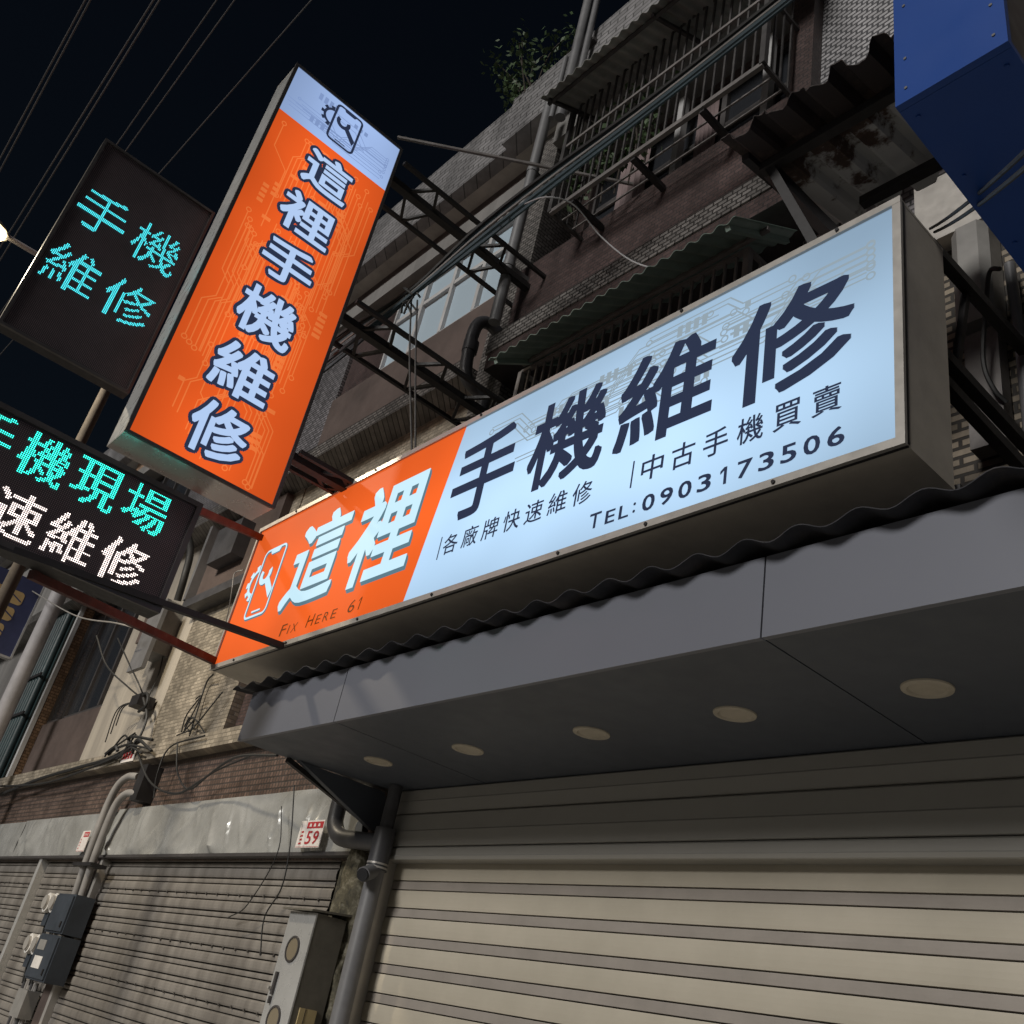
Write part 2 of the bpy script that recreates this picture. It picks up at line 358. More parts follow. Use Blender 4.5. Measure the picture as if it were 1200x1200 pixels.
# ------------------------------------------------------------------ lettering
_gcache = {}
def glyph(txt, bold=0.0):
    """outline of printed characters as flat triangles, fitted to a unit square"""
    k = (txt, bold)
    if k in _gcache: return _gcache[k]
    if txt == '1':
        _gcache[k] = (np.array([(.62, 0), (1, 0), (1, 1), (.62, 1), (0, .80), (0, .66), (.62, .86)]), [(0, 1, 2), (0, 2, 3), (3, 4, 5), (3, 5, 6)], (.3, .72)); return _gcache[k]
    c = bpy.data.curves.new('glyph', 'FONT'); c.body = txt; c.offset = bold; c.resolution_u = 3; c.fill_mode = 'FRONT'
    o = bpy.data.objects.new('glyph', c); COL.objects.link(o)
    dg = bpy.context.evaluated_depsgraph_get(); dg.update()
    me = bpy.data.meshes.new_from_object(o.evaluated_get(dg)); me.calc_loop_triangles()
    v = np.array([p.co[:2] for p in me.vertices]); t = [tuple(q.vertices) for q in me.loop_triangles]
    lo = v.min(0); hi = v.max(0); v = (v - lo) / (hi - lo)
    bpy.data.objects.remove(o); bpy.data.curves.remove(c); bpy.data.meshes.remove(me)
    _gcache[k] = (v, t, (hi - lo)); return _gcache[k]

class Sheet:
    """a vertical sign face: 2D coords (u,v) on it go to the place; out() steps off the face towards the reader"""
    def __init__(s, kind, base): s.kind = kind; s.base = base
    def p(s, u, v, d=0.0):
        return (u, s.base - d, v) if s.kind == 'y' else (s.base + d, u, v)
    def text(s, name, txt, u0, u1, v0, v1, mat, parent, d=0.003, bold=0.0, shear=0.0, ring=0.0, drop=None, dd=0.00003):
        gv, gt, dim = glyph(txt); mb = MB()
        bu = max(0, bold) * (u1 - u0) / max(.2, dim[0]) * 1.0; bv = max(0, bold) * (v1 - v0) / max(.2, dim[1]) * 1.0
        u0 += bu; u1 -= bu; v0 += bv; v1 -= bv
        ring_b = [(bu * a, bv * c) for a in (-1, -.5, 0, .5, 1) for c in (-1, -.5, 0, .5, 1) if max(abs(a), abs(c)) == 1] if bold > 0 else []
        offs = [(0, 0)] + ring_b
        if ring: bu = bv = max(bu, bv)
        if ring: offs = [(ring * cos(a * pi / 6) + q[0], ring * sin(a * pi / 6) + q[1]) for a in range(12) for q in [(0, 0)] + ring_b[::2]]
        if drop: offs = [(drop[0] * i / 6 + q[0], drop[1] * i / 6 + q[1]) for i in range(1, 7) for q in ([(0, 0)] + ring_b)]
        for k, (ou, ov) in enumerate(offs):
            n = len(mb.v)
            for a, b in gv:
                mb.v.append(s.p(u0 + a * (u1 - u0) + shear * (b - .5) * (v1 - v0) + ou, v0 + b * (v1 - v0) + ov, d - k * dd))
            mb.f += [tuple(n + i for i in t) for t in gt]
        me = bpy.data.meshes.new(name); L = root_loc(parent)
        me.from_pydata([(q[0] - L[0], q[1] - L[1], q[2] - L[2]) for q in mb.v], [], mb.f); me.update(); me.materials.append(mat)
        o = bpy.data.objects.new(name, me); COL.objects.link(o); o.parent = parent; return o
    def poly(s, mb, pts, d):
        n = len(mb.v); mb.v += [s.p(u, v, d) for u, v in pts]; mb.f.append(tuple(range(n, n + len(pts))))
    def line(s, mb, pts, wd, d, closed=False):
        q = [Vector(p) for p in pts]; m = len(q); n = len(mb.v)
        for i in range(m):
            if closed: a = q[(i - 1) % m]; c = q[(i + 1) % m]
            else: a = q[max(i - 1, 0)]; c = q[min(i + 1, m - 1)]
            t1 = (q[i] - a); t2 = (c - q[i])
            t = ((t1.normalized() if t1.length > 1e-9 else Vector((0, 0))) + (t2.normalized() if t2.length > 1e-9 else Vector((0, 0)))).normalized()
            nn = Vector((-t.y, t.x)); k = 1.0
            if t1.length > 1e-9 and t2.length > 1e-9: k = 1 / max(0.5, t.dot(t2.normalized()))
            mb.v.append(s.p(*(q[i] + nn * wd / 2 * k), d)); mb.v.append(s.p(*(q[i] - nn * wd / 2 * k), d))
        for i in range(m if closed else m - 1):
            j = (i + 1) % m
            mb.f.append((n + 2 * i, n + 2 * i + 1, n + 2 * j + 1, n + 2 * j))
    def ring(s, mb, c, r, wd, d, seg=14):
        s.line(mb, [(c[0] + r * cos(2 * pi * k / seg), c[1] + r * sin(2 * pi * k / seg)) for k in range(seg)], wd, d, True)

def rrect(u0, u1, v0, v1, r, n=4):
    out = []
    for cx, cy, a in ((u1 - r, v1 - r, 0), (u0 + r, v1 - r, 90), (u0 + r, v0 + r, 180), (u1 - r, v0 + r, 270)):
        for k in range(n + 1):
            t = radians(a + 90 * k / n); out.append((cx + r * cos(t), cy + r * sin(t)))
    return out

def repair_logo(sh, parent, u0, u1, v0, v1, mat, d, wd):
    """gear behind a telephone outline with a spanner inside"""
    W = u1 - u0; H = v1 - v0
    pu0 = u0 + 0.30 * W; mb = MB()
    sh.line(mb, rrect(pu0, u1, v0, v1, 0.10 * W), wd, d, True)
    mb.build('phone_outline', mat, parent)
    mb = MB(); cx = (pu0 + u1) / 2; hw = (u1 - pu0)
    sh.poly(mb, [(cx - .26 * hw, v1 - .005), (cx + .26 * hw, v1 - .005), (cx + .18 * hw, v1 - .075 * H), (cx - .18 * hw, v1 - .075 * H)], d + .0004)
    sh.poly(mb, [(cx - .2 * hw, v0 + .06 * H), (cx + .2 * hw, v0 + .06 * H), (cx + .2 * hw, v0 + .085 * H), (cx - .2 * hw, v0 + .085 * H)], d)
    mb.build('phone_details', mat, parent)
    # spanner
    mb = MB(); c = Vector((cx - .12 * hw, v0 + .62 * H)); R = .24 * hw
    arc = [c + Vector((cos(radians(a)), sin(radians(a)))) * R * 1.15 for a in range(150, 391, 20)]
    inn = [c + Vector((cos(radians(a)), sin(radians(a)))) * R * .55 for a in range(390, 149, -20)]
    n = len(arc)
    for i in range(n - 1):
        sh.poly(mb, [tuple(arc[i]), tuple(arc[i + 1]), tuple(inn[n - 2 - i]), tuple(inn[n - 1 - i])], d)
    e = Vector((u1 - .10 * hw, v0 + .30 * H)); dr = (e - c).normalized(); pn = Vector((-dr.y, dr.x)) * R * .38
    a0 = c + dr * R
    sh.poly(mb, [tuple(a0 + pn), tuple(e + pn), tuple(e + Vector((0, -.09 * H))), tuple(a0 - pn)], d + .0003)
    mb.build('spanner', mat, parent)
    # gear half showing left of the telephone
    mb = MB(); gc = Vector((pu0 - .005 * W, v0 + .55 * H)); Ro = .33 * W
    for k in range(9):
        tooth = 1.0 if k % 2 == 0 else 0.80; a0 = 97 + 166 * k / 9; a1 = 97 + 166 * (k + 1) / 9
        for h in range(2):
            b0 = radians(a0 + (a1 - a0) * h / 2); b1 = radians(a0 + (a1 - a0) * (h + 1) / 2)
            q = [gc + Vector((cos(b_), sin(b_))) * Ro * f_ for b_, f_ in ((b0, tooth), (b1, tooth), (b1, .60), (b0, .60))]
            sh.poly(mb, [tuple(v_) for v_ in q], d)
    mb.build('gear', mat, parent)

# ------------------------------------------------------------------ the setting
g = MB(); g.quad((-400, -400, -0.14), (400, -400, -0.14), (400, 400, -0.14), (-400, 400, -0.14)); struct(g.build('road', M['bounce_road']))
g = MB(); g.box(-60, 20, 1.25, 4.6, -0.13, 0.0); struct(g.build('pavement', M['concrete']))
g = MB(); g.box(-60, 20, 1.08, 1.246, -0.13, 0.012); struct(g.build('kerb', M['concrete']))

# ------------------------------------------------------------------ buildings
PX = -6.33                          # party line between the two houses
def window_grid(parent, x0, x1, z0, z1, y, cols, mat_f, mat_g, transom=None, wf=0.05, name='window'):
    f = MB()
    f.box(x0, x1, y - .03, y + .05, z0, z0 + wf).box(x0, x1, y - .03, y + .05, z1 - wf, z1)
    cw = (x1 - x0) / cols
    for i in range(cols + 1):
        xx = x0 + i * cw; a = max(x0, xx - wf / 2); b = min(x1, xx + wf / 2)
        f.box(a, b, y - .034, y + .046, z0 + wf, z1 - wf)
    if transom: f.box(x0 + wf, x1 - wf, y - .028, y + .04, transom - wf / 2, transom + wf / 2)
    wo = f.build(name, mat_f, parent)
    for i in range(cols):
        spans = [(z0 + wf, z1 - wf)] if not transom else [(z0 + wf, transom - wf / 2), (transom + wf / 2, z1 - wf)]
        for a, b in spans:
            p = MB(); yy = y + 0.012 + 0.006 * (i % 2)
            p.box(x0 + i * cw + wf / 2, x0 + (i + 1) * cw - wf / 2, yy, yy + .008, a, b)
            p.build('pane', mat_g, wo)
    return wo

# left house: number 59 and its row
LH = thing('row_house', 'long tiled row house with beige plaster pier left of the orange signs', 'building', (-14, 4.0, 0))
b = MB(); b.box(-30, PX - .001, 4.45, 11, 0, 10.7); b.build('core', M['dark_room'], LH)
# ground floor: lintel band, brown tile strip, ledge
b = MB(); b.box(-30, PX + .02, 3.99, 4.45, 2.62, 3.70); b.build('tile_band', M['tile_red'], LH)
b = MB(); b.box(-30, PX + .1, 3.84, 4.45, 3.70, 3.87); b.build('ledge', M['tile_beige'], LH)
# second floor
b = MB(); b.box(-14.2, -11.8, 4.0, 4.45, 3.872, 7.0); b.build('plaster_pier', M['plaster'], LH)
b = MB(); b.box(-11.8, -9.72, 4.003, 4.45, 3.872, 7.0); b.build('tiled_pier', M['tile_beige'], LH)
b = MB(); b.box(-18.35, -17.45, 4.0, 4.45, 3.872, 10.4); b.build('orange_pier', M['tile_orange'], LH)
b = MB(); b.box(-30, -18.4, 4.1, 4.45, 3.872, 10.4); b.build('far_wall', M['beam_grey'], LH)
b = MB(); b.box(-17.45, -14.2, 4.12, 4.45, 3.872, 4.86); b.build('brown_spandrel', M['brown_board'], LH)
window_grid(LH, -17.45, -14.2, 4.86, 7.0, 4.2, 4, M['alu_dark'], M['glass_dark'], wf=.07)
b = MB(); b.box(-9.72, PX, 4.12, 4.45, 3.872, 4.9); b.build('brown_spandrel', M['tile_brown'], LH)
window_grid(LH, -9.72, PX, 4.9, 6.5, 4.2, 4, M['alu_dark'], M['glass_dark'], wf=.06)
b = MB(); b.box(-9.72, PX, 4.02, 4.45, 6.5, 7.0); b.build('tiled_lintel', M['tile_beige'], LH)
# third floor
b = MB(); b.box(-30, PX - .05, 3.70, 4.45, 7.0, 7.19); b.build('ledge', M['tile_pier'], LH)
b = MB(); b.box(-14.2, -9.72, 4.0, 4.45, 7.192, 9.75); b.build('tiled_pier', M['tile_grey'], LH)
b = MB(); b.box(-17.45, -14.2, 4.12, 4.45, 7.192, 8.3); b.build('brown_spandrel', M['tile_brown'], LH)
window_grid(LH, -17.45, -14.2, 8.3, 9.75, 4.2, 4, M['alu_dark'], M['glass_dark'], wf=.06)
b = MB(); b.box(-9.72, PX, 3.97, 4.45, 7.192, 8.3); b.build('brown_spandrel', M['brown_board'], LH)
window_grid(LH, -8.75, PX - .02, 8.3, 9.55, 4.03, 4, M['white_frame'], M['glass'], transom=9.1, wf=.06)
b = MB(); b.box(-9.72, -8.75, 4.05, 4.45, 8.3, 9.75); b.box(-8.75, PX, 4.05, 4.45, 9.55, 9.75); b.build('brown_wall', M['tile_brown'], LH)
b = MB(); b.box(-30, PX, 3.92, 4.45, 9.75, 10.0); b.build('roof_beam', M['beam_grey'], LH)
b = MB(); b.box(-30, PX, 4.04, 4.45, 10.0, 10.4); b.build('shadow_band', M['tile_brown'], LH)
b = MB(); b.box(-30, PX - .3, 3.70, 3.86, 10.4, 11.28); b.build('parapet', M['tile_white'], LH)
b = MB(); b.box(-30, PX - .3, 3.86, 11, 10.4, 10.72); b.build('roof_slab', M['concrete'], LH)

# right house: the shop
SH = thing('shop_house', 'dark narrow town house with caged balcony above the shop canopy', 'building', (-3, 4.0, 0))
b = MB(); b.box(PX, 3, 4.6, 11, 0, 10.7); b.build('core', M['dark_room'], SH)
b = MB(); b.box(PX, -5.88, 3.88, 4.6, 3.4, 10.4); b.build('party_pier', M['tile_pier'], SH)
b = MB(); b.box(PX - .02, -5.96, 4.1, 4.6, 0, 3.4); b.build('ground_pier', M['tile_beige'], SH)
b = MB(); b.box(-5.96, 3, 4.16, 4.6, 2.6, 3.42); b.build('shop_lintel', M['beam_grey'], SH)
b = MB(); b.box(-5.879, 3, 4.02, 4.6, 3.42, 4.3); b.build('low_wall', M['tile_beige'], SH)
# second floor
b = MB(); b.box(-5.879, -5.7, 4.05, 4.6, 4.3, 6.8); b.build('tiled_wall', M['tile_grey'], SH)
b = MB(); b.box(-2.85, -1.95, 4.05, 4.6, 4.3, 6.8); b.build('tiled_wall', M['tile_grey'], SH)
window_grid(SH, -5.7, -2.85, 4.3, 6.8, 4.25, 5, M['alu_dark'], M['glass_dark'], transom=6.1, wf=.06)
b = MB(); b.box(-1.95, 3, 3.98, 4.6, 4.3, 6.0); b.build('brick_tile_wall', M['tile_yellow'], SH)
b = MB(); b.box(-1.95, 3, 3.86, 4.6, 6.0, 6.5); b.build('pale_beam', M['alu'], SH)
b = MB(); b.box(-1.95, 3, 3.98, 4.6, 6.5, 6.8); b.build('upper_tile_strip', M['tile_grey'], SH)
# third floor
b = MB(); b.box(-5.88, 3, 3.66, 4.6, 6.8, 6.98); b.build('beam_soffit', M['tile_brown'], SH)
b = MB(); b.box(-5.9, 3, 3.645, 4.6, 6.982, 7.19); b.build('ledge', M['tile_pier'], SH)
b = MB(); b.box(-5.88, -2.86, 3.80, 4.6, 7.192, 8.13); b.build('brown_spandrel', M['tile_brown'], SH)
b = MB(); b.box(-2.86, -2.66, 3.78, 4.6, 7.192, 10.4); b.build('brown_column', M['tile_brown'], SH)
b = MB(); b.box(-2.66, 3, 3.9, 4.6, 7.192, 10.4); b.build('grey_tile_wall', M['tile_pale'], SH)
window_grid(SH, -5.7, -2.9, 8.15, 9.9, 4.4, 5, M['alu_dark'], M['glass_dark'], transom=9.3, wf=.06)
b = MB(); b.box(-5.88, -2.86, 4.35, 4.6, 9.9, 10.4); b.box(-5.88, -5.7, 4.3, 4.6, 8.13, 9.9); b.build('balcony_wall', M['tile_brown'], SH)
b = MB(); b.box(-5.88, -2.86, 3.80, 4.6, 10.0, 10.4); b.build('roof_beam', M['beam_grey'], SH)
b = MB(); b.box(PX - .3, 3, 3.62, 3.84, 10.4, 11.2); b.build('parapet', M['tile_white'], SH)
b = MB(); b.box(PX - .3, 3, 3.84, 11, 10.4, 10.72); b.build('roof_slab', M['concrete'], SH)
for x in (-3.42, -4.42):
    b = MB(); b.box(x - .035, x + .035, 4.2, 4.28, 8.13, 9.9); b.build('door_post', M['white_frame'], SH)
for x0, x1 in ((-5.3, -4.9), (-4.3, -4.05)):
    b = MB()
    n = 10; pts = [(x0 + (x1 - x0) * i / n, 4.33 + .02 * (i % 2)) for i in range(n + 1)]
    for i in range(n): b.quad((*pts[i], 8.2), (*pts[i + 1], 8.2), (*pts[i + 1], 9.8), (*pts[i], 9.8))
    b.build('curtain', M['curtain'], SH)

# ------------------------------------------------------------------ shutters
def slat_mesh(name, width, prof, mat):
    """one slat: its profile (y,z) pushed along x from 0 to width"""
    m = MB(); n = len(prof)
    for x in (0, width):
        m.v += [(x, y, z) for y, z in prof]
    for i in range(n - 1): m.f.append((i, i + 1, n + i + 1, n + i))
    me = bpy.data.meshes.new(name); me.from_pydata(m.v, [], m.f); me.update(); me.materials.append(mat)
    for p in me.polygons: p.use_smooth = False
    return me
def put(me, name, parent, loc):
    o = bpy.data.objects.new(name, me); COL.objects.link(o); o.parent = parent; o.location = Vector(loc) - root_loc(parent); return o

SX0, SX1 = -5.92, 1.2
rs = thing('roller_shutter', 'wide closed cream roller shutter under the grey shop canopy', 'shutter', (-2.4, 4.0, 0))
PIT = 0.176
wide = [(0.020, 0.002), (-.004, .004), (-.0065, .02), (-.0085, .05), (-.0085, .075), (-.0065, .102), (-.004, .113), (0.020, .115)]
band = [(0.018, .1195), (-.003, .121), (-.004, .145), (-.004, .168), (-.003, .172), (.018, .1735)]
mw = slat_mesh('slat', SX1 - SX0, wide, M['slat_cream']); mn = slat_mesh('slat_band', SX1 - SX0, band, M['slat_band'])
z = 2.655 - PIT * 15
while z < 2.6:
    s_ = put(mw, 'slat', rs, (SX0, 4.0, z)); put(mn, 'slat_band', s_, (0, 0, 0)).location = (0, 0, 0)
    z += PIT
b = MB(); b.box(SX0, SX1, 4.02, 4.06, 0, 2.7); b.build('shutter_back', M['slat_dark'], rs)
b = MB(); b.box(SX0, SX1, 3.97, 4.03, 0.0, 0.1); b.build('bottom_rail', M['alu'], rs)
b = MB(); b.box(SX0 - .07, SX0 - .002, 3.90, 4.05, 0, 2.62); b.box(SX0 - .002, SX0 + .012, 3.90, 3.93, 0, 2.62); b.build('guide_rail', M['alu'], rs)

hd = thing('shutter_housing', 'grey metal shutter housing of stacked horizontal panels above cream shutter', 'shutter box', (-2.4, 3.9, 2.6))
for z0, z1, y, zc in ((2.592, 2.678, 3.885, 2.62), (2.684, 2.905, 3.89, 2.79), (2.911, 3.082, 3.90, 3.0)):
    b = MB(); b.prism([(y, z0 + .004), (y - .006, zc - .006), (y - .002, zc + .002), (y, z1 - .01), (y + .012, z1), (4.12, z1), (4.12, z0), (y + .006, z0)], 'x', SX0 - .08, SX1)
    b.build('panel', M['header'], hd)
b = MB(); b.box(SX0 - .07, SX1, 3.93, 4.13, 2.66, 3.075); b.build('housing_core', M['slat_dark'], hd)

# left shutters
def left_shutter(label, x0, x1, top, group='old grey roller shutters'):
    t = thing('roller_shutter', label, 'shutter', ((x0 + x1) / 2, 4.02, 0))
    pr = [(0.022, 0.004), (0.0, .006), (-.006, .02), (-.008, .045), (-.006, .070), (0.0, .084), (.022, .087)]
    pb = [(0.022, .094), (.004, .096), (.002, .104), (.001, .114), (.002, .124), (.004, .131), (.022, .134)]
    me = slat_mesh('slat', x1 - x0, pr, M['slat_grey']); mb_ = slat_mesh('slat_band', x1 - x0, pb, M['slat_grey']); z = top - .139 * 18 - .05
    while z < top - .02:
        o = put(me, 'slat', t, (x0, 4.02 + RNG.uniform(-.003, .003), z)); z += 0.139
        p_ = put(mb_, 'slat_band', o, (0, 0, 0)); p_.location = (0, 0, 0)
    rv = MB()
    for zr in (top - .33, top - .75, top - 1.16):
        for q in range(int((x1 - x0) / .22)):
            xx = x0 + .12 + q * .22; rv.disc((xx, 4.010, zr + RNG.uniform(-.004, .004)), (0, 1, 0), .011, .008, 8)
    tag(rv.build('rivet_heads', M['slat_dark'], t), kind='stuff')
    b = MB(); b.box(x0, x1, 4.045, 4.08, 0, top); b.build('shutter_back', M['slat_dark'], t)
    b = MB(); b.box(x0, x1, 4.0, 4.05, 0, .09); b.build('bottom_rail', M['alu'], t)
    return t
left_shutter('weathered grey roller shutter below the house number 59 plate', -11.62, -6.72, 2.66)
left_shutter('narrow weathered grey shutter strip behind the electricity meters', -13.78, -11.98, 2.66)
left_shutter('weathered grey roller shutter at the far left edge', -17.0, -13.9, 2.66)
t = thing('shutter_post', 'brown grey post between shutters carrying the electricity meters', 'post', (-11.8, 4.0, 0))
b = MB(); b.box(-11.975, -11.70, 3.96, 4.4, 0, 2.655); b.build('post_core', M['brown_board'], t)
b = MB(); b.box(-11.70, -11.625, 3.945, 4.1, 0, 2.65); b.build('guide_rail', M['alu'], t)
b = MB(); b.box(-13.895, -13.79, 3.93, 4.1, 0, 2.65); tag(b.build('shutter_rail', M['stainless']), 'bright steel guide rail between the two leftmost shutters', 'rail')
b = MB(); b.box(-6.71, PX - .03, 4.03, 4.4, 0, 2.66); tag(b.build('wall_end', M['moss']), 'grimy concrete wall end beside the drain pipes', 'wall')

# crumpled stainless cladding above the left shutters
def crumple(name, x0, x1, z0, z1, y, mat, parent, seed, amp=0.055, nx=60, nz=14):
    r = random.Random(seed); m = MB(); m.sm = True
    waves = [(r.uniform(2, 9), r.uniform(-5, 5), r.uniform(0, 6), r.uniform(.2, 1)) for _ in range(9)]
    creases = [(r.uniform(x0, x1), r.choice((-1, 1)) * r.uniform(.1, .9), r.uniform(.3, 1.0), r.uniform(.025, .09), r.uniform(0, .8), r.uniform(.4, 1.2)) for _ in range(int((x1 - x0) * 9))]
    for j in range(nz + 1):
        for i in range(nx + 1):
            x = x0 + (x1 - x0) * i / nx; zz = z0 + (z1 - z0) * j / nz; d = 0; v = (zz - z0) / (z1 - z0)
            for a, c, p, k in waves: d += k * sin(a * x + c * zz + p) * .22
            for cx, sl_, k, wd, va, vl in creases:
                q = max(0, 1 - abs(x - cx - sl_ * (zz - z0)) / wd)
                if q: d += k * q * .62 * max(0, min(1, 1 - abs(v - va) / (vl * .5)))
            e = min(1, j / 2, (nz - j) / 2)
            m.v.append((x, y - amp * d * (.15 + .85 * max(0, e)), zz))
    for j in range(nz):
        for i in range(nx):
            a = j * (nx + 1) + i; m.f.append((a, a + 1, a + nx + 2, a + nx + 1))
    n = len(m.v)
    m.v += [(x0, y + .005, z1), (x1, y + .005, z1), (x1, 3.985, z1), (x0, 3.985, z1)]; m.f.append((n, n + 1, n + 2, n + 3))
    return m.build(name, mat, parent)
cl = thing('metal_cladding', 'crumpled shiny steel sheet band above the grey shutters', 'cladding', (-11, 3.92, 2.64))
crumple('sheet', -11.62, PX - .06, 2.66, 3.17, 3.915, M['clad'], cl, 3, nx=300, nz=18)
crumple('sheet', -15.2, -11.63, 2.66, 3.15, 3.925, M['clad'], cl, 5, amp=.04, nx=120)
crumple('sheet', -22.0, -15.21, 2.65, 3.14, 3.93, M['clad'], cl, 8, amp=.02, nx=60)
b = MB(); b.box(-22, PX - .06, 3.90, 3.985, 2.63, 2.658); b.build('bottom_lip', M['alu_dark'], cl)

# ------------------------------------------------------------------ canopy
ca = thing('shop_canopy', 'flat grey metal canopy with dark soffit over the cream shutter', 'canopy', (-2.6, 3.3, 3.08))
cuts = [-6.25, -5.0, -2.0, 1.2]
for i in range(3):
    b = MB(); b.box(cuts[i] + (.004 if i else 0), cuts[i + 1] - .004, 2.70, 2.725, 3.083, 3.425); b.build('fascia_panel', M['fascia'], ca)
    b = MB()
    x0 = cuts[i] + (.006 if i else .02); x1 = cuts[i + 1] - .002
    if i == 0:
        b.prism([(x0, 2.728), (x1, 2.728), (x1, 3.96), (x0 + .22, 3.96), (x0 + .10, 3.45), (x0 + .01, 3.1)], 'z', 3.085, 3.10)
    else: b.box(x0, x1, 2.728, 3.96, 3.085, 3.10)
    b.build('soffit_panel', M['soffit'], ca)
b = MB(); b.box(-6.245, 1.2, 2.727, 2.76, 3.105, 3.385); b.box(-6.24, 1.2, 2.76, 4.0, 3.105, 3.13); b.build('canopy_frame', M['alu_dark'], ca)
b = MB(); b.prism([(3.15, 3.082), (3.9, 3.082), (4.02, 2.82), (3.86, 2.80)], 'x', -6.20, -6.15); b.build('side_bracket', M['soffit'], ca)
b = MB(); b.bar((-6.2, 3.08, 3.07), (-6.33, 3.95, 2.86), .035); b.build('side_strut', M['black_steel'], ca)
dl_lab = ['leftmost', 'second from left', 'middle', 'second from right', 'largest rightmost']
for k, (x, y) in enumerate(((448, 894), (550, 879), (691, 858), (860, 836), (1083, 804))):
    c = P(x, y, Z=3.083)
    t = thing('downlight', 'unlit round recessed ceiling light, %s of the row of five' % dl_lab[k], 'light', (c[0], 3.34, 3.08), 'unlit downlights in the canopy soffit')
    m = MB(); n = 28; prof = [(.098, 3.0845), (.096, 3.078), (.076, 3.074), (.070, 3.079), (.066, 3.083)]
    m.sm = True
    for r, zz in prof:
        m.v += [(c[0] + r * cos(2 * pi * q / n), 3.34 + r * sin(2 * pi * q / n), zz) for q in range(n)]
    for j in range(len(prof) - 1):
        for q in range(n): m.f.append((j * n + q, j * n + (q + 1) % n, (j + 1) * n + (q + 1) % n, (j + 1) * n + q))
    m.build('trim_ring', M['downlight'], t)
    MB().disc((c[0], 3.34, 3.0825), (0, 0, 1), .068, .003, 24).build('diffuser', M['downlight'], t)

# corrugated sheets
def corrugated(name, mat, parent, p0, p1, back0, back1, pitch, amp, shape='sin', rag=0.0, nr=6, th=0.004, seed=1, per=10):
    """sheet whose ridges run from the front edge p0-p1 to the back edge"""
    r = random.Random(seed)
    p0, p1, q0, q1 = map(Vector, (p0, p1, back0, back1)); ln = (p1 - p0).length; n = max(6, int(ln / pitch * per)); m = MB(); m.sm = (shape == 'sin')
    nn = (p1 - p0).cross(q0 - p0).normalized()
    if nn.z < 0: nn = -nn
    ro = [r.uniform(0, rag) for _ in range(n + 1)]
    for _ in range(2): ro = [(ro[max(i - 1, 0)] + ro[i] + ro[min(i + 1, n)]) / 3 for i in range(n + 1)]
    for lay in (0, 1):
        for j in range(nr + 1):
            for i in range(n + 1):
                s = i / n; f = p0.lerp(p1, s); k = q0.lerp(q1, s); t = j / nr
                if j == 0: t = -ro[i] / max(.01, (k - f).length)
                ph = s * ln / pitch % 1.0
                if shape == 'sin': h = amp * sin(2 * pi * ph)
                else: h = amp * (1 if ph < .28 else (1 - (ph - .28) / .1 * 2 if ph < .38 else (-1 if ph < .9 else -1 + (ph - .9) / .1 * 2)))
                m.v.append(tuple(f.lerp(k, t) + nn * (h - lay * th)))
    N = (nr + 1) * (n + 1)
    for lay in (0, 1):
        for j in range(nr):
            for i in range(n):
                a = lay * N + j * (n + 1) + i; m.f.append((a, a + 1, a + n + 2, a + n + 1))
    for i in range(n):
        m.f.append((i, i + 1, N + i + 1, N + i)); a = nr * (n + 1) + i; m.f.append((a, a + 1, N + a + 1, N + a))
    for j in range(nr):
        a = j * (n + 1); m.f.append((a, a + n + 1, N + a + n + 1, N + a)); a += n; m.f.append((a, a + n + 1, N + a + n + 1, N + a))
    return m.build(name, mat, parent)
rsh = thing('canopy_roof', 'dark wavy roofing sheet lying on top of the shop canopy', 'roofing', (-2.6, 3.2, 3.42))
corrugated('roof_sheet', M['sheet_dark'], rsh, (-6.42, 2.62, 3.448), (1.2, 2.62, 3.448), (-6.42, 3.84, 3.60), (1.2, 3.84, 3.60), 0.24, 0.019, 'sin', rag=0.02, seed=4)
b = MB()
for x in (-6.1, -4.9, -3.7, -2.5, -1.3, -.1): b.box(x, x + .04, 2.75, 3.84, 3.14, 3.38)
b.build('roof_batten', M['alu_dark'], rsh)

# ------------------------------------------------------------------ main shop sign
X0, X1, Z0, Z1, YF = -6.90, -1.37, 3.66, 4.89, 2.60
ms = thing('shop_sign', 'long white and orange backlit shop sign with telephone number above the canopy', 'sign', ((X0 + X1) / 2, 2.78, Z0))
F = Sheet('y', YF)
xo_b, xo_t = -4.41, -4.205
b = MB(); b.quad(F.p(xo_b, Z0 + .02), F.p(X1 - .03, Z0 + .02), F.p(X1 - .03, Z1 - .03), F.p(xo_t, Z1 - .03)); b.build('white_face', M['face_white'], ms)
b = MB(); b.quad(F.p(X0 + .03, Z0 + .02), F.p(xo_b, Z0 + .02), F.p(xo_t, Z1 - .03), F.p(X0 + .03, Z1 - .03)); b.build('orange_face', M['face_orange'], ms)
b = MB(); b.box(X0, X1, 2.605, 2.95, Z0, Z0 + .016); b.build('bottom_panel', M['signbox'], ms)
b = MB(); b.box(X0, X1, 2.605, 2.95, Z1 - .016, Z1); b.build('top_panel', M['signbox'], ms)
b = MB(); b.box(X1 - .016, X1 - .001, 2.608, 2.947, Z0 + .017, Z1 - .017); b.build('end_panel', M['signbox'], ms)
b = MB(); b.box(X0 + .001, X0 + .016, 2.608, 2.947, Z0 + .017, Z1 - .017); b.build('end_panel', M['signbox'], ms)
b = MB(); b.box(X0 + .02, X1 - .02, 2.93, 2.945, Z0 + .02, Z1 - .02); b.build('back_panel', M['alu_dark'], ms)
TW = .032
b = MB(); b.box(X0 - .004, X1 + .004, 2.586, 2.604, Z0 - .004, Z0 + TW); b.build('bottom_trim', M['alu'], ms)
b = MB(); b.box(X0 - .004, X1 + .004, 2.586, 2.604, Z1 - TW, Z1 + .004); b.build('top_trim', M['alu'], ms)
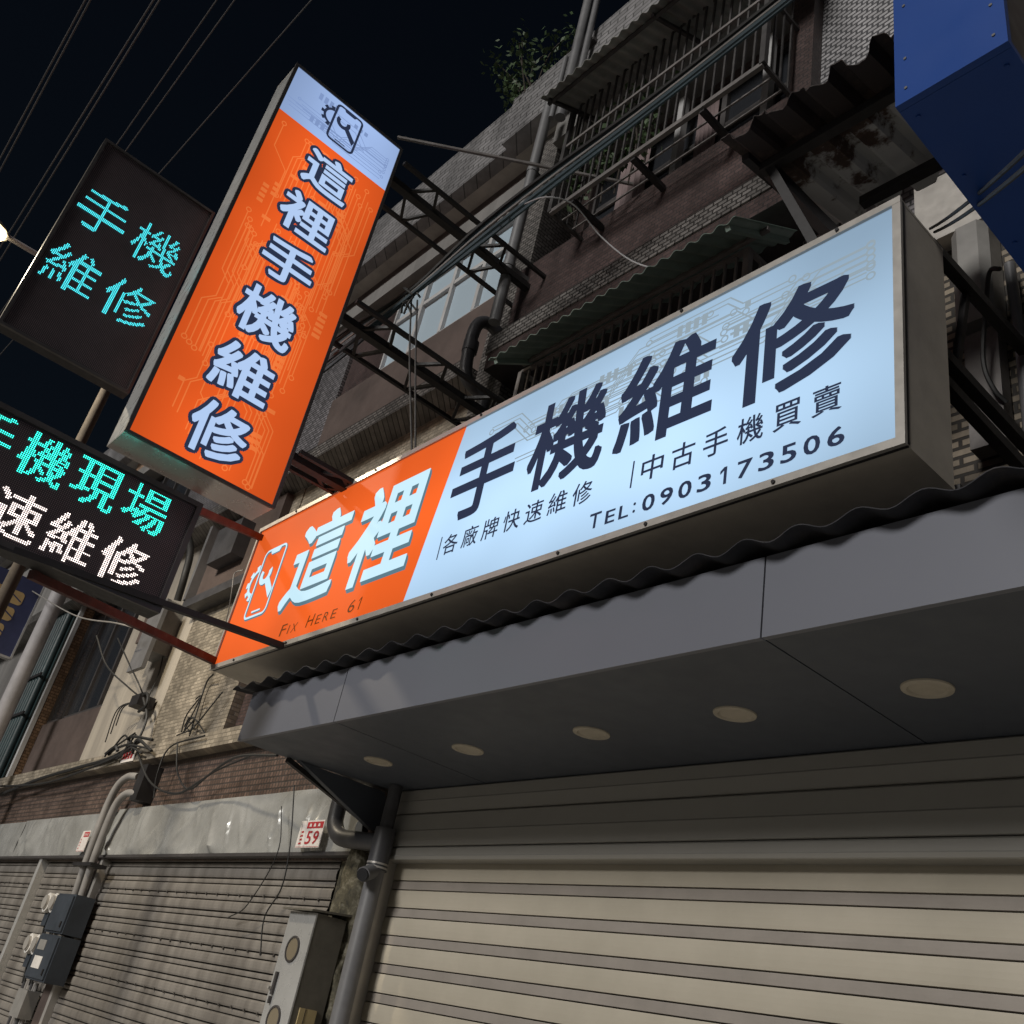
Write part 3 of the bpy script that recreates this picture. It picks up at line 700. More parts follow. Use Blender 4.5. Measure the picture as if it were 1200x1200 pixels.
b = MB(); b.box(X1 - TW, X1 + .004, 2.587, 2.604, Z0 + TW, Z1 - TW); b.build('side_trim', M['alu'], ms)
b = MB(); b.box(X0 - .004, X0 + TW - .01, 2.587, 2.604, Z0 + TW, Z1 - TW); b.build('side_trim', M['alu'], ms)
b = MB(); b.box(X1 - .002, X1 + .002, 2.604, 2.622, Z0 + .01, Z1 - .01); b.box(X0, X1, 2.604, 2.622, Z0 - .002, Z0 + .002); b.build('trim_seam', M['black_steel'], ms)
for x in (-6.5, -5.73, -4.85, -4.1, -3.1, -2.55, -1.9):
    MB().disc((x, 2.583, Z0 + .012), (0, 1, 0), .009, .01, 8).build('screw', M['black_steel'], ms)
for x in (-6.3, -5.2, -4.05, -2.5, -1.65):
    MB().disc((x, 2.583, Z1 - .012), (0, 1, 0), .009, .01, 8).build('screw', M['black_steel'], ms)
for ch, u0, u1, v0, v1 in (('手', -4.18, -3.62, 4.135, 4.70), ('機', -3.50, -2.93, 4.125, 4.69), ('維', -2.85, -2.26, 4.13, 4.70), ('修', -2.17, -1.57, 4.115, 4.67)):
    F.text('character', ch, u0, u1, v0, v1, M['print_dark'], ms, d=.004, bold=.017)
for ch, u0, u1, v0, v1 in (('這', -6.06, -5.36, 3.97, 4.70), ('裡', -5.24, -4.48, 3.94, 4.69)):
    F.text('character_shadow', ch, u0, u1, v0, v1, M['print_shadow'], ms, d=.003, bold=.020, shear=.07, drop=(.022, -.03))
    F.text('character', ch, u0, u1, v0, v1, M['print_white'], ms, d=.004, bold=.020, shear=.07)
def row(sh, chars, u0, u1, v0, v1, mat, parent, gap=.28, bold=.004, d=.004, name='character'):
    n = len(chars); cw = (u1 - u0) / (n + gap * (n - 1))
    for i, c in enumerate(chars):
        a = u0 + i * cw * (1 + gap); sh.text(name, c, a, a + cw, v0, v1, mat, parent, d=d, bold=bold)
row(F, '各廠牌快速維修', -4.125, -2.95, 3.925, 4.055, M['print_dark'], ms, gap=.30, bold=.006)
row(F, '中古手機買賣', -2.635, -1.62, 3.92, 4.055, M['print_dark'], ms, gap=.36, bold=.008)
for x in (-4.16, -2.69):
    b = MB(); F.poly(b, [(x - .005, 3.91), (x + .005, 3.91), (x + .005, 4.06), (x - .005, 4.06)], .004); b.build('divider', M['print_dark'], ms)
F.text('character', 'T', -2.93, -2.855, 3.755, 3.84, M['print_dark'], ms, d=.004, bold=.012)
for i, c in enumerate('EL'): F.text('character', c, -2.825 + i * .085, -2.765 + i * .085, 3.755, 3.827, M['print_dark'], ms, d=.004, bold=.012)
F.text('character', ':', -2.655, -2.64, 3.765, 3.82, M['print_dark'], ms, d=.004, bold=.01)
dg_ = '0903173506'; cw = .1025
for i, c in enumerate(dg_):
    a = -2.60 + i * cw; wd_ = .034 if c == '1' else .072
    F.text('character', c, a + (.015 if c == '1' else 0), a + (.015 if c == '1' else 0) + wd_, 3.752, 3.838, M['print_dark'], ms, d=.004, bold=.014)
# FIX HERE 61 in slanted small capitals
u = -5.90
for c, wd_, big in (('F', .075, 1), ('I', .014, 0), ('X', .075, 0), (' ', .06, 0), ('H', .085, 1), ('E', .06, 0), ('R', .065, 0), ('E', .06, 0), (' ', .07, 0), ('6', .075, 1), ('1', .03, 1)):
    if c != ' ': F.text('character', c, u, u + wd_, 3.752, 3.838 if big else 3.818, M['print_brown'], ms, d=.004, bold=-.012, shear=.12)
    u += wd_ + .034
repair_logo(F, ms, -6.76, -6.28, 4.02, 4.60, M['print_white'], .005, .018)
repair_logo(F, ms, -6.75, -6.27, 4.01, 4.59, M['print_shadow'], .003, .026)

def traces(sh, mat, parent, u0, u1, v0, v1, n, seed, along='u', wd=.008, d=.0018, pads=8, ringr=.018):
    """printed circuit-board lines: parallel runs with 45 degree jogs ending in rings, and rows of little pads"""
    r = random.Random(seed); m = MB(); k = 0
    def pt(a, c): return (a, c) if along == 'u' else (c, a)
    A0, A1, C0, C1 = (u0, u1, v0, v1) if along == 'u' else (v0, v1, u0, u1)
    while k < n:
        a = r.uniform(A0, A1 - .3); c = r.uniform(C0 + .02, C1 - .02); run = r.randint(1, 4); gap = r.uniform(.025, .045)
        l1 = r.uniform(.15, .6); j = r.choice((-1, 1)) * r.uniform(.04, .16); l2 = r.uniform(.15, .7)
        for q in range(run):
            cc = c + q * gap; e = cc + j
            pts = [(a - q * .02, cc), (a + l1 + q * gap * .4, cc), (a + l1 + abs(j) + q * gap * .4, e), (a + l1 + abs(j) + l2 - q * .07, e)]
            if not (C0 < cc < C1 and C0 < e < C1): k += .2; continue
            pts = [(min(max(x, A0), A1 - .06), y) for x, y in pts]
            if pts[2][0] >= A1 - .07 or pts[0][0] <= A0 and l1 < .05: k += .2; continue
            sh.line(m, [pt(*x) for x in pts], wd, d + (int(k) % 5) * .0001)
            if r.random() < .7: sh.ring(m, pt(pts[-1][0] + ringr, e), ringr, wd, d + (int(k) % 5) * .0001)
            if r.random() < .3: sh.ring(m, pt(pts[0][0] - ringr, cc), ringr, wd, d + (int(k) % 5) * .0001)
            k += 1
    for _ in range(pads):
        a = r.uniform(A0 + .05, A1 - .35); c = r.uniform(C0 + .03, C1 - .1); nn = r.randint(1, 5); h = r.uniform(.04, .075)
        for q in range(nn):
            a0 = a + q * .05; sh.poly(m, [pt(a0, c), pt(a0 + .032, c), pt(a0 + .032, c + h), pt(a0, c + h)], d + .0006)
    return m.build('circuit_print', mat, parent)
traces(F, M['circuit_grey'], ms, -4.15, -1.46, 4.34, 4.84, 46, 5, wd=.008, pads=12)

# ------------------------------------------------------------------ vertical blade sign
VX, VY0, VY1, VZ0, VZ1, VB = -5.50, 1.05, 2.10, 4.40, 7.96, -5.82
vs = thing('blade_sign', 'tall orange backlit blade sign with outlined white characters in a column', 'sign', (-5.66, 1.6, VZ0))
V = Sheet('x', VX)
b = MB(); b.quad(V.p(VY0 + .015, VZ0 + .015), V.p(VY1 - .015, VZ0 + .015), V.p(VY1 - .015, 7.44), V.p(VY0 + .015, 7.44)); b.build('orange_face', M['vface_orange'], vs)
b = MB(); b.quad(V.p(VY0 + .015, 7.44), V.p(VY1 - .015, 7.44), V.p(VY1 - .015, VZ1 - .015), V.p(VY0 + .015, VZ1 - .015)); b.build('white_face', M['vface_white'], vs)
W = Sheet('x', VB)
b = MB(); b.quad(W.p(VY0 + .015, VZ0 + .015), W.p(VY1 - .015, VZ0 + .015), W.p(VY1 - .015, VZ1 - .015), W.p(VY0 + .015, VZ1 - .015)); b.build('rear_face', M['vface_orange'], vs)
b = MB(); b.box(VB + .002, VX - .012, VY0, VY0 + .012, VZ0 + .014, VZ1 - .014); b.build('street_side_panel', M['stainless'], vs)
b = MB(); b.box(VB + .002, VX - .012, VY1 - .012, VY1, VZ0 + .014, VZ1 - .014); b.build('wall_side_panel', M['signbox'], vs)
b = MB(); b.box(VB + .002, VX - .012, VY0, VY1, VZ0, VZ0 + .012); b.build('bottom_panel', M['mirror_steel'], vs)
b = MB(); b.box(VB + .002, VX - .012, VY0, VY1, VZ1 - .012, VZ1); b.build('top_panel', M['signbox'], vs)
for nm_, q in (('edge_trim', (VY0 - .006, VY0 + .020, VZ0, VZ1)), ('edge_trim', (VY1 - .020, VY1 + .006, VZ0, VZ1)), ('edge_trim', (VY0 + .02, VY1 - .02, VZ0 - .004, VZ0 + .016)), ('edge_trim', (VY0 + .02, VY1 - .02, VZ1 - .02, VZ1 + .006))):
    b = MB(); b.box(VX - .014, VX + .009, *q); b.build(nm_, M['alu_dark'], vs)
for ch, u0, u1, v0, v1 in (('這', 1.405, 1.805, 6.98, 7.36), ('裡', 1.36, 1.80, 6.49, 6.86), ('手', 1.375, 1.785, 6.03, 6.385), ('機', 1.365, 1.80, 5.50, 5.90), ('維', 1.36, 1.79, 4.995, 5.39), ('修', 1.375, 1.775, 4.50, 4.90)):
    V.text('character_outline', ch, u0, u1, v0, v1, M['print_dark'], vs, d=.006, bold=.018, ring=.026)
    V.text('character', ch, u0, u1, v0, v1, M['vprint_white'], vs, d=.007, bold=.018)
repair_logo(V, vs, 1.37, 1.71, 7.52, 7.90, M['print_dark'], .005, .020)
traces(V, M['vcircuit'], vs, VY0 + .05, VY1 - .04, VZ0 + .05, 7.38, 90, 9, along='v', wd=.008, pads=22)
traces(V, M['vcircuit_blue'], vs, VY0 + .04, VY1 - .04, 7.50, VZ1 - .05, 12, 4, along='u', wd=.006, pads=3, ringr=.012)

def ladder_bracket(label, z, x0, x1, x2, y0, y1, n):
    t = thing('sign_bracket', label, 'bracket', (x1, y1, z), 'steel brackets of the blade sign')
    b = MB(); b.bar((x1, y0, z), (x1, y1, z), .075, .06); b.build('main_beam', M['black_steel'], t)
    for x in (x0, x2):
        b = MB(); b.bar((x, y0 + .05, z), (x, y1, z), .034); b.build('side_bar', M['black_steel'], t)
    for i in range(n):
        ya = y0 + .25 + (y1 - y0 - .3) * i / n
        for x in (x0, x2):
            b = MB(); b.bar((x1, ya, z), (x, ya + .16, z), .026); b.bar((x, ya + .17, z), (x1, ya + .30, z), .026); b.build('lacing', M['black_steel'], t)
    b = MB(); b.bar((x0, y1 - .1, z), (x2, y1 - .1, z), .04); b.build('end_bar', M['black_steel'], t)
    return t
ladder_bracket('upper black steel ladder bracket holding the orange blade sign', 7.80, -5.46, -5.70, -6.00, 2.09, 3.98, 2)
ladder_bracket('lower black steel ladder bracket holding the orange blade sign', 6.24, -5.44, -5.70, -6.02, 2.09, 3.98, 3)
ladder_bracket('lowest dark bracket between blade sign foot and long shop sign', 4.88, -5.50, -5.62, -5.76, 2.09, 3.98, 2)
b = MB(); b.tube([P(466, 161, X=-5.6), P(742, 216, Y=3.70)], .016, 8); tag(b.build('stay_rod', M['rail_pale']), 'thin grey stay rod from blade sign top to the balcony wall', 'rod')

# ------------------------------------------------------------------ LED signs
def raster(ch, rows, cols, bold=0.0):
    gv, gt, _ = glyph(ch); tri = gv[np.array(gt)]
    uu, vv = np.meshgrid((np.arange(cols) + .5) / cols, (np.arange(rows) + .5) / rows); p = np.stack([uu.ravel(), vv.ravel()], 1); hit = np.zeros(len(p), bool)
    for a, b_, c in tri:
        d = (b_[0] - a[0]) * (c[1] - a[1]) - (c[0] - a[0]) * (b_[1] - a[1])
        if abs(d) < 1e-12: continue
        w1 = ((p[:, 0] - a[0]) * (c[1] - a[1]) - (c[0] - a[0]) * (p[:, 1] - a[1])) / d
        w2 = ((b_[0] - a[0]) * (p[:, 1] - a[1]) - (p[:, 0] - a[0]) * (b_[1] - a[1])) / d
        e_ = 1e-6; hit |= (w1 >= -e_) & (w2 >= -e_) & (w1 + w2 <= 1 + e_)
    h = hit.reshape(rows, cols)
    if bold > 0: h[:, 1:] |= h[:, :-1].copy()
    return h

def led_board(name, label, x, xb, y0, y1, z0, z1, pitch, rows_txt, cell, frame=.035, dot=.52):
    """rows_txt: list of (text, u0, v0, material, colour bold)"""
    t = thing(name, label, 'led sign', ((x + xb) / 2, (y0 + y1) / 2, z0))
    b = MB(); b.box(xb, x - .012, y0, y1, z0, z1); b.build('cabinet', M['black_steel'], t)
    b = MB(); b.box(x - .011, x - .004, y0 + frame, y1 - frame, z0 + frame, z1 - frame); b.build('module_face', M['led_face'], t)
    for q in ((y0, y0 + frame, z0, z1), (y1 - frame, y1, z0, z1), (y0 + frame, y1 - frame, z0, z0 + frame), (y0 + frame, y1 - frame, z1 - frame, z1)):
        b = MB(); b.box(x - .012, x + .012, *q); b.build('bezel', M['alu_dark'], t)
    ny = int((y1 - y0 - 2 * frame) / pitch); nz = int((z1 - z0 - 2 * frame) / pitch); lit = {}
    ya = y0 + frame + pitch / 2; za = z0 + frame + pitch / 2
    for txt, u0, v0, mat, bold in rows_txt:
        for i, ch in enumerate(txt):
            r_ = raster(ch, cell[1], cell[0], bold); cu = round((u0 - ya) / pitch) + i * cell[2]; cv = round((v0 - za) / pitch)
            for j, k in zip(*np.nonzero(r_)):
                if 0 <= cu + k < ny and 0 <= cv + j < nz: lit[(cu + k, cv + j)] = mat
    groups = {}
    for i in range(ny):
        for j in range(nz):
            groups.setdefault(lit.get((i, j), 'led_dot'), []).append((i, j))
    for mt, cells in groups.items():
        h = pitch * (dot if mt != 'led_dot' else .42) / 2; v = []; f = []; L = t.location
        d = .002 if mt != 'led_dot' else .0
        for i, j in cells:
            a, c = ya + i * pitch, za + j * pitch; n = len(v)
            v += [(x + d - L[0], a - h - L[1], c - h - L[2]), (x + d - L[0], a + h - L[1], c - h - L[2]), (x + d - L[0], a + h - L[1], c + h - L[2]), (x + d - L[0], a - h - L[1], c + h - L[2])]; f.append((n, n + 1, n + 2, n + 3))
        me = bpy.data.meshes.new('diodes'); me.from_pydata(v, [], f); me.update(); me.materials.append(M[mt])
        o = bpy.data.objects.new('unlit_diodes' if mt == 'led_dot' else 'lit_diodes', me); COL.objects.link(o); o.parent = t; o['kind'] = 'stuff'
    return t
PT = .0117
led_board('led_display', 'wide LED board showing teal 手機現場 over white 快速維修', -5.78, -5.96, 0.02, 1.74, 3.53, 4.325, PT,
          [('手機現場', .30, 3.985, 'led_teal', .012), ('快速維修', .30, 3.59, 'led_white', .012)], (24, 25, 28))
led_board('led_display', 'tall dark LED panel showing cyan 手機維修 beside the blade sign', -5.88, -5.98, 0.19, 1.045, 4.84, 6.53, .0103,
          [('手機', .25, 5.80, 'led_cyan', -.004), ('維修', .25, 5.29, 'led_cyan', -.004)], (32, 32, 38), frame=.02, dot=.6)
b = MB(); b.bar((-5.80, .5, 3.515), (-5.74, 2.575, 3.645), .045, .04); tag(b.build('support_bar', M['black_steel']), 'black square bar from LED board to the bottom edge of shop sign', 'bar')
b = MB(); b.bar((-5.95, 1.0, 3.50), (-6.93, 2.66, 3.74), .05, .055); tag(b.build('rusty_bar', M['red_steel']), 'flaking dark red bar under the LED board reaching the sign end', 'bar')
b = MB(); b.bar((-5.93, 1.70, 4.34), (-6.93, 2.68, 4.84), .05, .05); tag(b.build('red_bar', M['red_steel']), 'dark red bar above the LED board reaching the shop sign corner', 'bar')

# ------------------------------------------------------------------ street lamp
LX, LY = -10.0, 1.55
lamp_p = P(-6, 271, X=LX)
st = thing('street_lamp', 'lit street lamp on a grey pole behind the LED panels', 'street lamp', (LX, LY, 0))
b = MB(); b.tube([(LX, LY, 0), (LX, LY, lamp_p[2] + .02)], .085, 14, .05); b.build('pole', M['bark'], st)
b = MB(); b.tube(bez([(LX, LY, lamp_p[2] - .1), (LX, LY - .25, lamp_p[2] + .02), (LX, lamp_p[1] + .1, lamp_p[2] + .02)], 6), .03, 10); b.build('arm', M['pole'], st)
hd_ = MB(); hd_.sm = True
hc = Vector((LX, lamp_p[1] - .12, lamp_p[2])); n = 14
for rr, zz in ((.05, .11), (.13, .09), (.19, .03), (.20, 0)):
    hd_.v += [(hc.x + rr * cos(2 * pi * k / n), hc.y + rr * 1.3 * sin(2 * pi * k / n), hc.z + zz) for k in range(n)]
for j in range(3):
    for k in range(n): hd_.f.append((j * n + k, j * n + (k + 1) % n, (j + 1) * n + (k + 1) % n, (j + 1) * n + k))
hd_.f.append(tuple(range(n)))
hd_.build('lamp_head', M['grey_box'], st)
gl = MB(); gl.sm = True
for rr, zz in ((.185, .0), (.17, -.04), (.11, -.075), (.03, -.09)):
    gl.v += [(hc.x + rr * cos(2 * pi * k / n), hc.y + rr * 1.3 * sin(2 * pi * k / n), hc.z + zz) for k in range(n)]
for j in range(3):
    for k in range(n): gl.f.append((j * n + k, j * n + (k + 1) % n, (j + 1) * n + (k + 1) % n, (j + 1) * n + k))
gl.f.append(tuple(range(3 * n, 4 * n)))
gl.build('lamp_lens', M['lamp'], st)
pl = bpy.data.lights.new('street_lamp_light', 'SPOT'); pl.energy = 1300; pl.color = (1, .86, .64); pl.shadow_soft_size = .15; pl.spot_size = radians(165); pl.spot_blend = .5
po = bpy.data.objects.new('street_lamp_light', pl); COL.objects.link(po); po.location = (hc.x, hc.y, hc.z - .14)

# ------------------------------------------------------------------ balcony cage, awnings, window cage
def cage(label, x0, x1, y0, y1, z0, z1, nb, rails, mat, group=None, side='right', floor_wires=0, name='balcony_cage'):
    t = thing(name, label, 'railing', ((x0 + x1) / 2, (y0 + y1) / 2, z0), group)
    for k, zz in enumerate([z0] + rails + [z1]):
        b = MB(); b.bar((x0, y0, zz), (x1, y0, zz), .035, .045 if k == 0 else .03); b.build('front_rail', M['rail_pale'] if k < 2 else mat, t)
        for x in (x0, x1):
            b = MB(); b.bar((x, y0 + .018, zz), (x, y1, zz), .03); b.build('side_rail', mat, t)
    for x in (x0, x1):
        b = MB(); b.bar((x, y0 - .002, z0), (x, y0 - .002, z1), .045); b.build('corner_post', mat, t)
    me = None
    for i in range(1, nb):
        x = x0 + (x1 - x0) * i / nb
        if me is None:
            b = MB(); b.bar((x, y0, z0), (x, y0, z1), .016); o = b.build('bar', mat, t); me = o.data; xf = x
        else:
            o = bpy.data.objects.new('bar', me); COL.objects.link(o); o.parent = t; o.location = (x - xf, 0, 0)
    for k in range(1, 4):
        for x in (x0, x1):
            b = MB(); yy = y0 + (y1 - y0) * k / 4; b.bar((x, yy, z0), (x, yy, z1), .014); b.build('side_bar', mat, t)
    for k in range(floor_wires):
        yy = y0 + (y1 - y0) * (k + 1) / (floor_wires + 1)
        b = MB(); b.bar((x0, yy, z0 + .012), (x1, yy, z0 + .012), .014); b.build('floor_bar', M['rail_pale'], t)
    return t
bc = cage('rusty barred balcony cage on the third floor above the brown wall', -5.02, -2.80, 3.40, 3.795, 8.0, 9.42, 24, [8.85], M['rail'], floor_wires=2)
for x in (-4.75, -4.05, -3.35):
    b = MB(); b.bar((x, 3.40, 7.97), (x, 3.79, 7.96), .045, .05); b.build('floor_bracket', M['black_steel'], bc)
# potted plants and clutter behind the bars
aw = thing('corrugated_awning', 'pale grey corrugated awning above the third floor balcony cage', 'awning', (-3.6, 3.3, 9.4))
corrugated('awning_sheet', M['sheet_pale'], aw, (-5.05, 3.02, 9.20), (-2.5, 3.02, 9.20), (-5.05, 3.75, 9.58), (-2.5, 3.75, 9.58), .11, .014, 'sin')
b = MB(); b.bar((-5.05, 3.12, 9.22), (-2.5, 3.12, 9.22), .03); b.build('awning_batten', M['rail'], aw)
for x in (-5.0, -3.75, -2.55):
    b = MB(); b.bar((x, 3.08, 9.20), (x, 3.75, 9.55), .03); b.build('awning_arm', M['rail'], aw)
aw = thing('corrugated_awning', 'dark green corrugated awning right above the long white sign', 'awning', (-4, 3.3, 6.4))
corrugated('awning_sheet', M['sheet_green'], aw, (-5.06, 3.17, 6.19), (-2.72, 3.17, 6.19), (-5.06, 3.80, 6.60), (-2.72, 3.80, 6.60), .115, .011, 'sin')
b = MB(); b.bar((-5.06, 3.50, 6.37), (-2.72, 3.50, 6.37), .03); b.build('awning_batten', M['rail_pale'], aw)
for x in (-5.0, -2.8):
    b = MB(); b.bar((x, 3.2, 6.17), (x, 3.80, 6.56), .035); b.build('awning_arm', M['sheet_green'], aw)
cage('black barred window cage below the green awning behind the sign', -5.1, -2.9, 3.54, 4.04, 4.5, 6.33, 24, [5.6], M['rail_pale'], name='window_cage')

ra = thing('rusty_awning', 'rusted ragged corrugated awning patch above the right end of the white sign', 'awning', (-1.5, 2.8, 5.6))
corrugated('awning_sheet', M['rust_sheet'], ra, (-2.13, 2.36, 5.57), (-.62, 2.36, 5.57), (-2.13, 3.30, 5.80), (-.62, 3.30, 5.80), .20, .028, 'box', rag=.10, nr=10, seed=9, per=14)
for a, q in (((893, 200), (1060, 112)), ((1010, 238), (1110, 190))):
    pa = P(*a, Z=5.55 + (.06 if a[0] > 900 else 0)); pb = P(*q, Z=5.55 + (.06 if a[0] > 900 else 0))
    b = MB(); b.bar(pa, (-.62, (pa[1] + pb[1]) / 2, pa[2]), .05, .05); b.build('awning_beam', M['black_steel'], ra)
b = MB(); b.bar((-2.02, 2.58, 5.54), (-1.78, 2.62, 4.90), .045); b.build('prop', M['black_steel'], ra)
b = MB(); b.bar((-2.04, 2.60, 5.56), (-1.72, 3.15, 4.98), .06); b.build('prop', M['black_steel'], ra)
b = MB(); b.bar((-2.08, 2.45, 5.55), (-2.08, 3.95, 5.80), .04); b.build('edge_bar', M['black_steel'], ra)
b = MB(); b.bar((-.9, 2.6, 5.55), (-.9, 3.95, 5.75), .04); b.build('edge_bar', M['black_steel'], ra)

# ------------------------------------------------------------------ blue blade sign, upper right
bs = thing('blue_sign', 'dark blue riveted metal sign box at the top right corner', 'sign', (-.66, 2.4, 3.84))
bx0, bx1, by0, by1, bz0, bz1 = -.80, -.52, 1.5, 3.2, 3.838, 7.4
b = MB(); b.box(bx0, bx1, by0, by0 + .02, bz0, bz1); b.build('front_panel', M['blue_paint'], bs)
b = MB(); b.box(bx0, bx1, by0 + .021, by1, bz0, bz0 + .02); b.build('bottom_panel', M['blue_paint'], bs)
b = MB(); b.box(bx0, bx0 + .02, by0 + .021, by1, bz0 + .021, bz1); b.build('side_panel', M['blue_paint'], bs)
b = MB(); b.box(bx1 - .03, bx1 - .006, by0 + .03, by1, bz0 + .03, bz1); b.build('sign_face', M['dark_face'], bs)
b = MB(); b.box(bx0 + .021, bx1, by1 - .02, by1, bz0 + .021, bz1); b.build('back_panel', M['blue_paint'], bs)
for x, y, zz in ((bx0 + .03, by0, bz0 + .05), (bx1 - .03, by0, bz0 + .05), (bx0 + .03, by0, bz0 + .17), (bx0 + .03, by0, bz0 + .4), (bx1 - .03, by0, bz0 + .17)):
    MB().disc((x, y, zz), (0, 1, 0), .0045, .006, 8).build('rivet', M['pipe_grey'], bs)
for y in (1.56, 1.8, 2.1, 2.4):
    for x in (bx0 + .03, bx1 - .03): MB().disc((x, y, bz0), (0, 0, 1), .006, .008, 8).build('rivet', M['blue_paint'], bs)
b = MB(); b.bar((-.66, 3.2, 4.4), (-.66, 4.0, 4.4), .06); b.bar((-.66, 3.2, 6.5), (-.66, 3.9, 6.5), .06); b.build('wall_arm', M['black_steel'], bs)

# ------------------------------------------------------------------ brackets right of the long sign, duct
t = thing('sign_bracket', 'black steel brackets tying the right end of the white sign to wall', 'bracket', (-1.42, 3.6, 4.3))
for z0, z1 in ((4.93, 4.99), (4.36, 4.36), (4.22, 4.2)):
    b = MB(); b.bar((-1.42, 2.93, z0), (-1.42, 4.0, z1), .05); b.build('bracket_bar', M['black_steel'], t)
b = MB(); b.bar((-1.44, 3.15, 4.36), (-1.44, 3.3, 4.93), .03); b.build('bracket_bar', M['black_steel'], t)
b = MB(); b.bar((-1.39, 2.98, 3.68), (-1.39, 4.0, 3.72), .05); b.build('bracket_bar', M['black_steel'], t)
b = MB(); b.bar((-1.30, 3.4, 3.7), (-.2, 3.5, 3.75), .05); b.bar((-1.5, 3.9, 4.5), (0, 3.9, 4.62), .035); b.build('cross_bar', M['black_steel'], t)
dk = thing('wall_duct', 'pale grey box duct on the wall beside the right sign end', 'duct', (-1.6, 3.9, 4.5))
b = MB(); b.prism([(-1.73, 3.97), (-1.73, 3.83), (-1.68, 3.78), (-1.57, 3.78), (-1.53, 3.83), (-1.53, 3.97)], 'z', 5.22, 5.92); b.build('upper_box', M['grey_box'], dk)
b = MB(); b.prism([(-1.71, 3.96), (-1.71, 3.86), (-1.54, 3.86), (-1.54, 3.96)], 'z', 4.5, 5.215); b.build('lower_box', M['rail_pale'], dk)
b = MB(); b.tube([P(1183, 310, Y=3.88), P(1196, 400, Y=3.88), (P(1196, 400, Y=3.88)[0], 3.88, 4.3)], .028, 10); tag(b.build('drain_pipe', M['pipe_grey']), 'thin grey pipe on yellow tiled wall at the right edge', 'pipe')
b = MB(); b.tube(bez([P(1172, 315, Y=3.7), P(1160, 318, Y=3.72), P(1156, 350, Y=3.72), P(1152, 420, Y=3.75), P(1164, 455, Y=3.8), P(1180, 472, Y=3.85)], 6), .012, 6); tag(b.build('loose_cable', M['cable']), 'loose black cable curling down beside the pale box duct', 'cable')
b = MB(); b.tube(bez([P(1108, 577, Y=3.0), P(1117, 585, Y=3.0), P(1121, 611, Y=2.9), P(1130, 590, Y=2.95), P(1140, 573, Y=3.0), P(1160, 568, Y=3.05), P(1180, 578, Y=3.1), P(1210, 590, Y=3.1)], 6), .007, 6); tag(b.build('loose_cable', M['cable_grey']), 'loose grey cable looping below the right sign corner', 'cable')
for k, (a, c) in enumerate((((1090, 268), (1215, 165)), ((1095, 272), (1215, 185)))):
    b = MB(); b.tube(sag(P(*a, Y=2.9), P(*c, Y=1.35), .02), .006, 6); tag(b.build('sign_cable', M['cable']), ('upper' if k == 0 else 'lower') + ' thin black cable crossing below the blue sign', 'cable')

# ------------------------------------------------------------------ drain pipes on the facade
t = thing('drain_pipe', 'grey drain pipe running up the tiled pier to the roof', 'pipe', (-5.76, 3.76, 6.4))
b = MB(); b.tube([(-5.74, 3.56, 7.22), (-5.74, 3.56, 10.3)], .055, 14); b.build('pipe', M['pipe_grey'], t)
for zz in (7.9, 9.2):
    b = MB(); b.tube([(-5.74, 3.56, zz), (-5.74, 3.56, zz + .06)], .062, 14); b.box(-5.76, -5.72, 3.6, 3.9, zz, zz + .05); b.build('clamp', M['pipe_grey'], t)
t = thing('drain_pipe', 'bent dark drain pipe passing round the ledge left of green awning', 'pipe', (-6.0, 3.6, 5))
b = MB(); b.tube(bez([(-5.98, 3.85, 7.35), (-6.0, 3.66, 7.42), (-6.02, 3.55, 7.30), (-6.02, 3.55, 6.9), (-6.0, 3.6, 6.7), (-5.97, 3.78, 6.6), (-5.97, 3.80, 6.4), (-5.97, 3.80, 4.0)], 6), .06, 14); b.build('pipe', M['pipe_dark'], t)
b = MB(); b.tube([(-6.02, 3.55, 7.0), (-6.02, 3.55, 7.12)], .072, 14); b.build('collar', M['pipe_dark'], t)
t = thing('vent_pipe', 'pair of grey vent pipes rising past the white tiled parapet', 'pipe', (-5.45, 3.56, 9.6))
b = MB(); b.tube([(-5.42, 3.52, 9.75), (-5.42, 3.52, 13.2)], .055, 14); b.build('pipe', M['pipe_grey'], t)
b = MB(); b.tube([(-5.27, 3.53, 10.3), (-5.27, 3.53, 13.2)], .035, 12); b.build('pipe', M['pipe_grey'], t)
b = MB(); b.tube([(-5.60, 3.53, 9.9), (-5.60, 3.53, 10.9)], .03, 12); b.build('pipe', M['pipe_grey'], t)
b = MB(); b.box(-5.50, -5.22, 3.56, 3.62, 10.9, 10.95); b.build('clamp', M['alu_dark'], t)

# drain pipe assembly beside the shop shutter
t = thing('drain_pipe', 'thick grey drain pipe with tee beside the cream shutter', 'pipe', (-5.86, 3.8, 0))
b = MB(); b.tube([(-5.865, 3.80, 0), (-5.865, 3.80, 2.52)], .062, 16); b.build('pipe', M['pipe_grey'], t)
b = MB(); b.tube([(-5.865, 3.80, 2.50), (-5.865, 3.80, 2.78)], .074, 16); b.build('tee', M['pipe_dark'], t)
b = MB(); b.tube([(-5.865, 3.80, 2.78), (-5.865, 3.80, 3.08)], .05, 14); b.build('upper_pipe', M['pipe_dark'], t)
b = MB(); b.tube([(-5.865, 3.80, 2.50), (-5.79, 3.66, 2.44)], .05, 14); b.build('cleanout', M['pipe_grey'], t)
MB().disc((-5.785, 3.652, 2.437), (.45, -.85, -.36), .042, .01, 16).build('cleanout_hole', M['dark_room'], t)
b = MB(); b.tube(bez([(-5.88, 3.80, 2.68), (-6.15, 3.78, 2.70), (-6.36, 3.76, 2.72), (-6.47, 3.75, 2.80), (-6.50, 3.75, 2.92), (-6.50, 3.75, 3.25)], 7), .062, 14); b.build('bend', M['pipe_dark'], t)
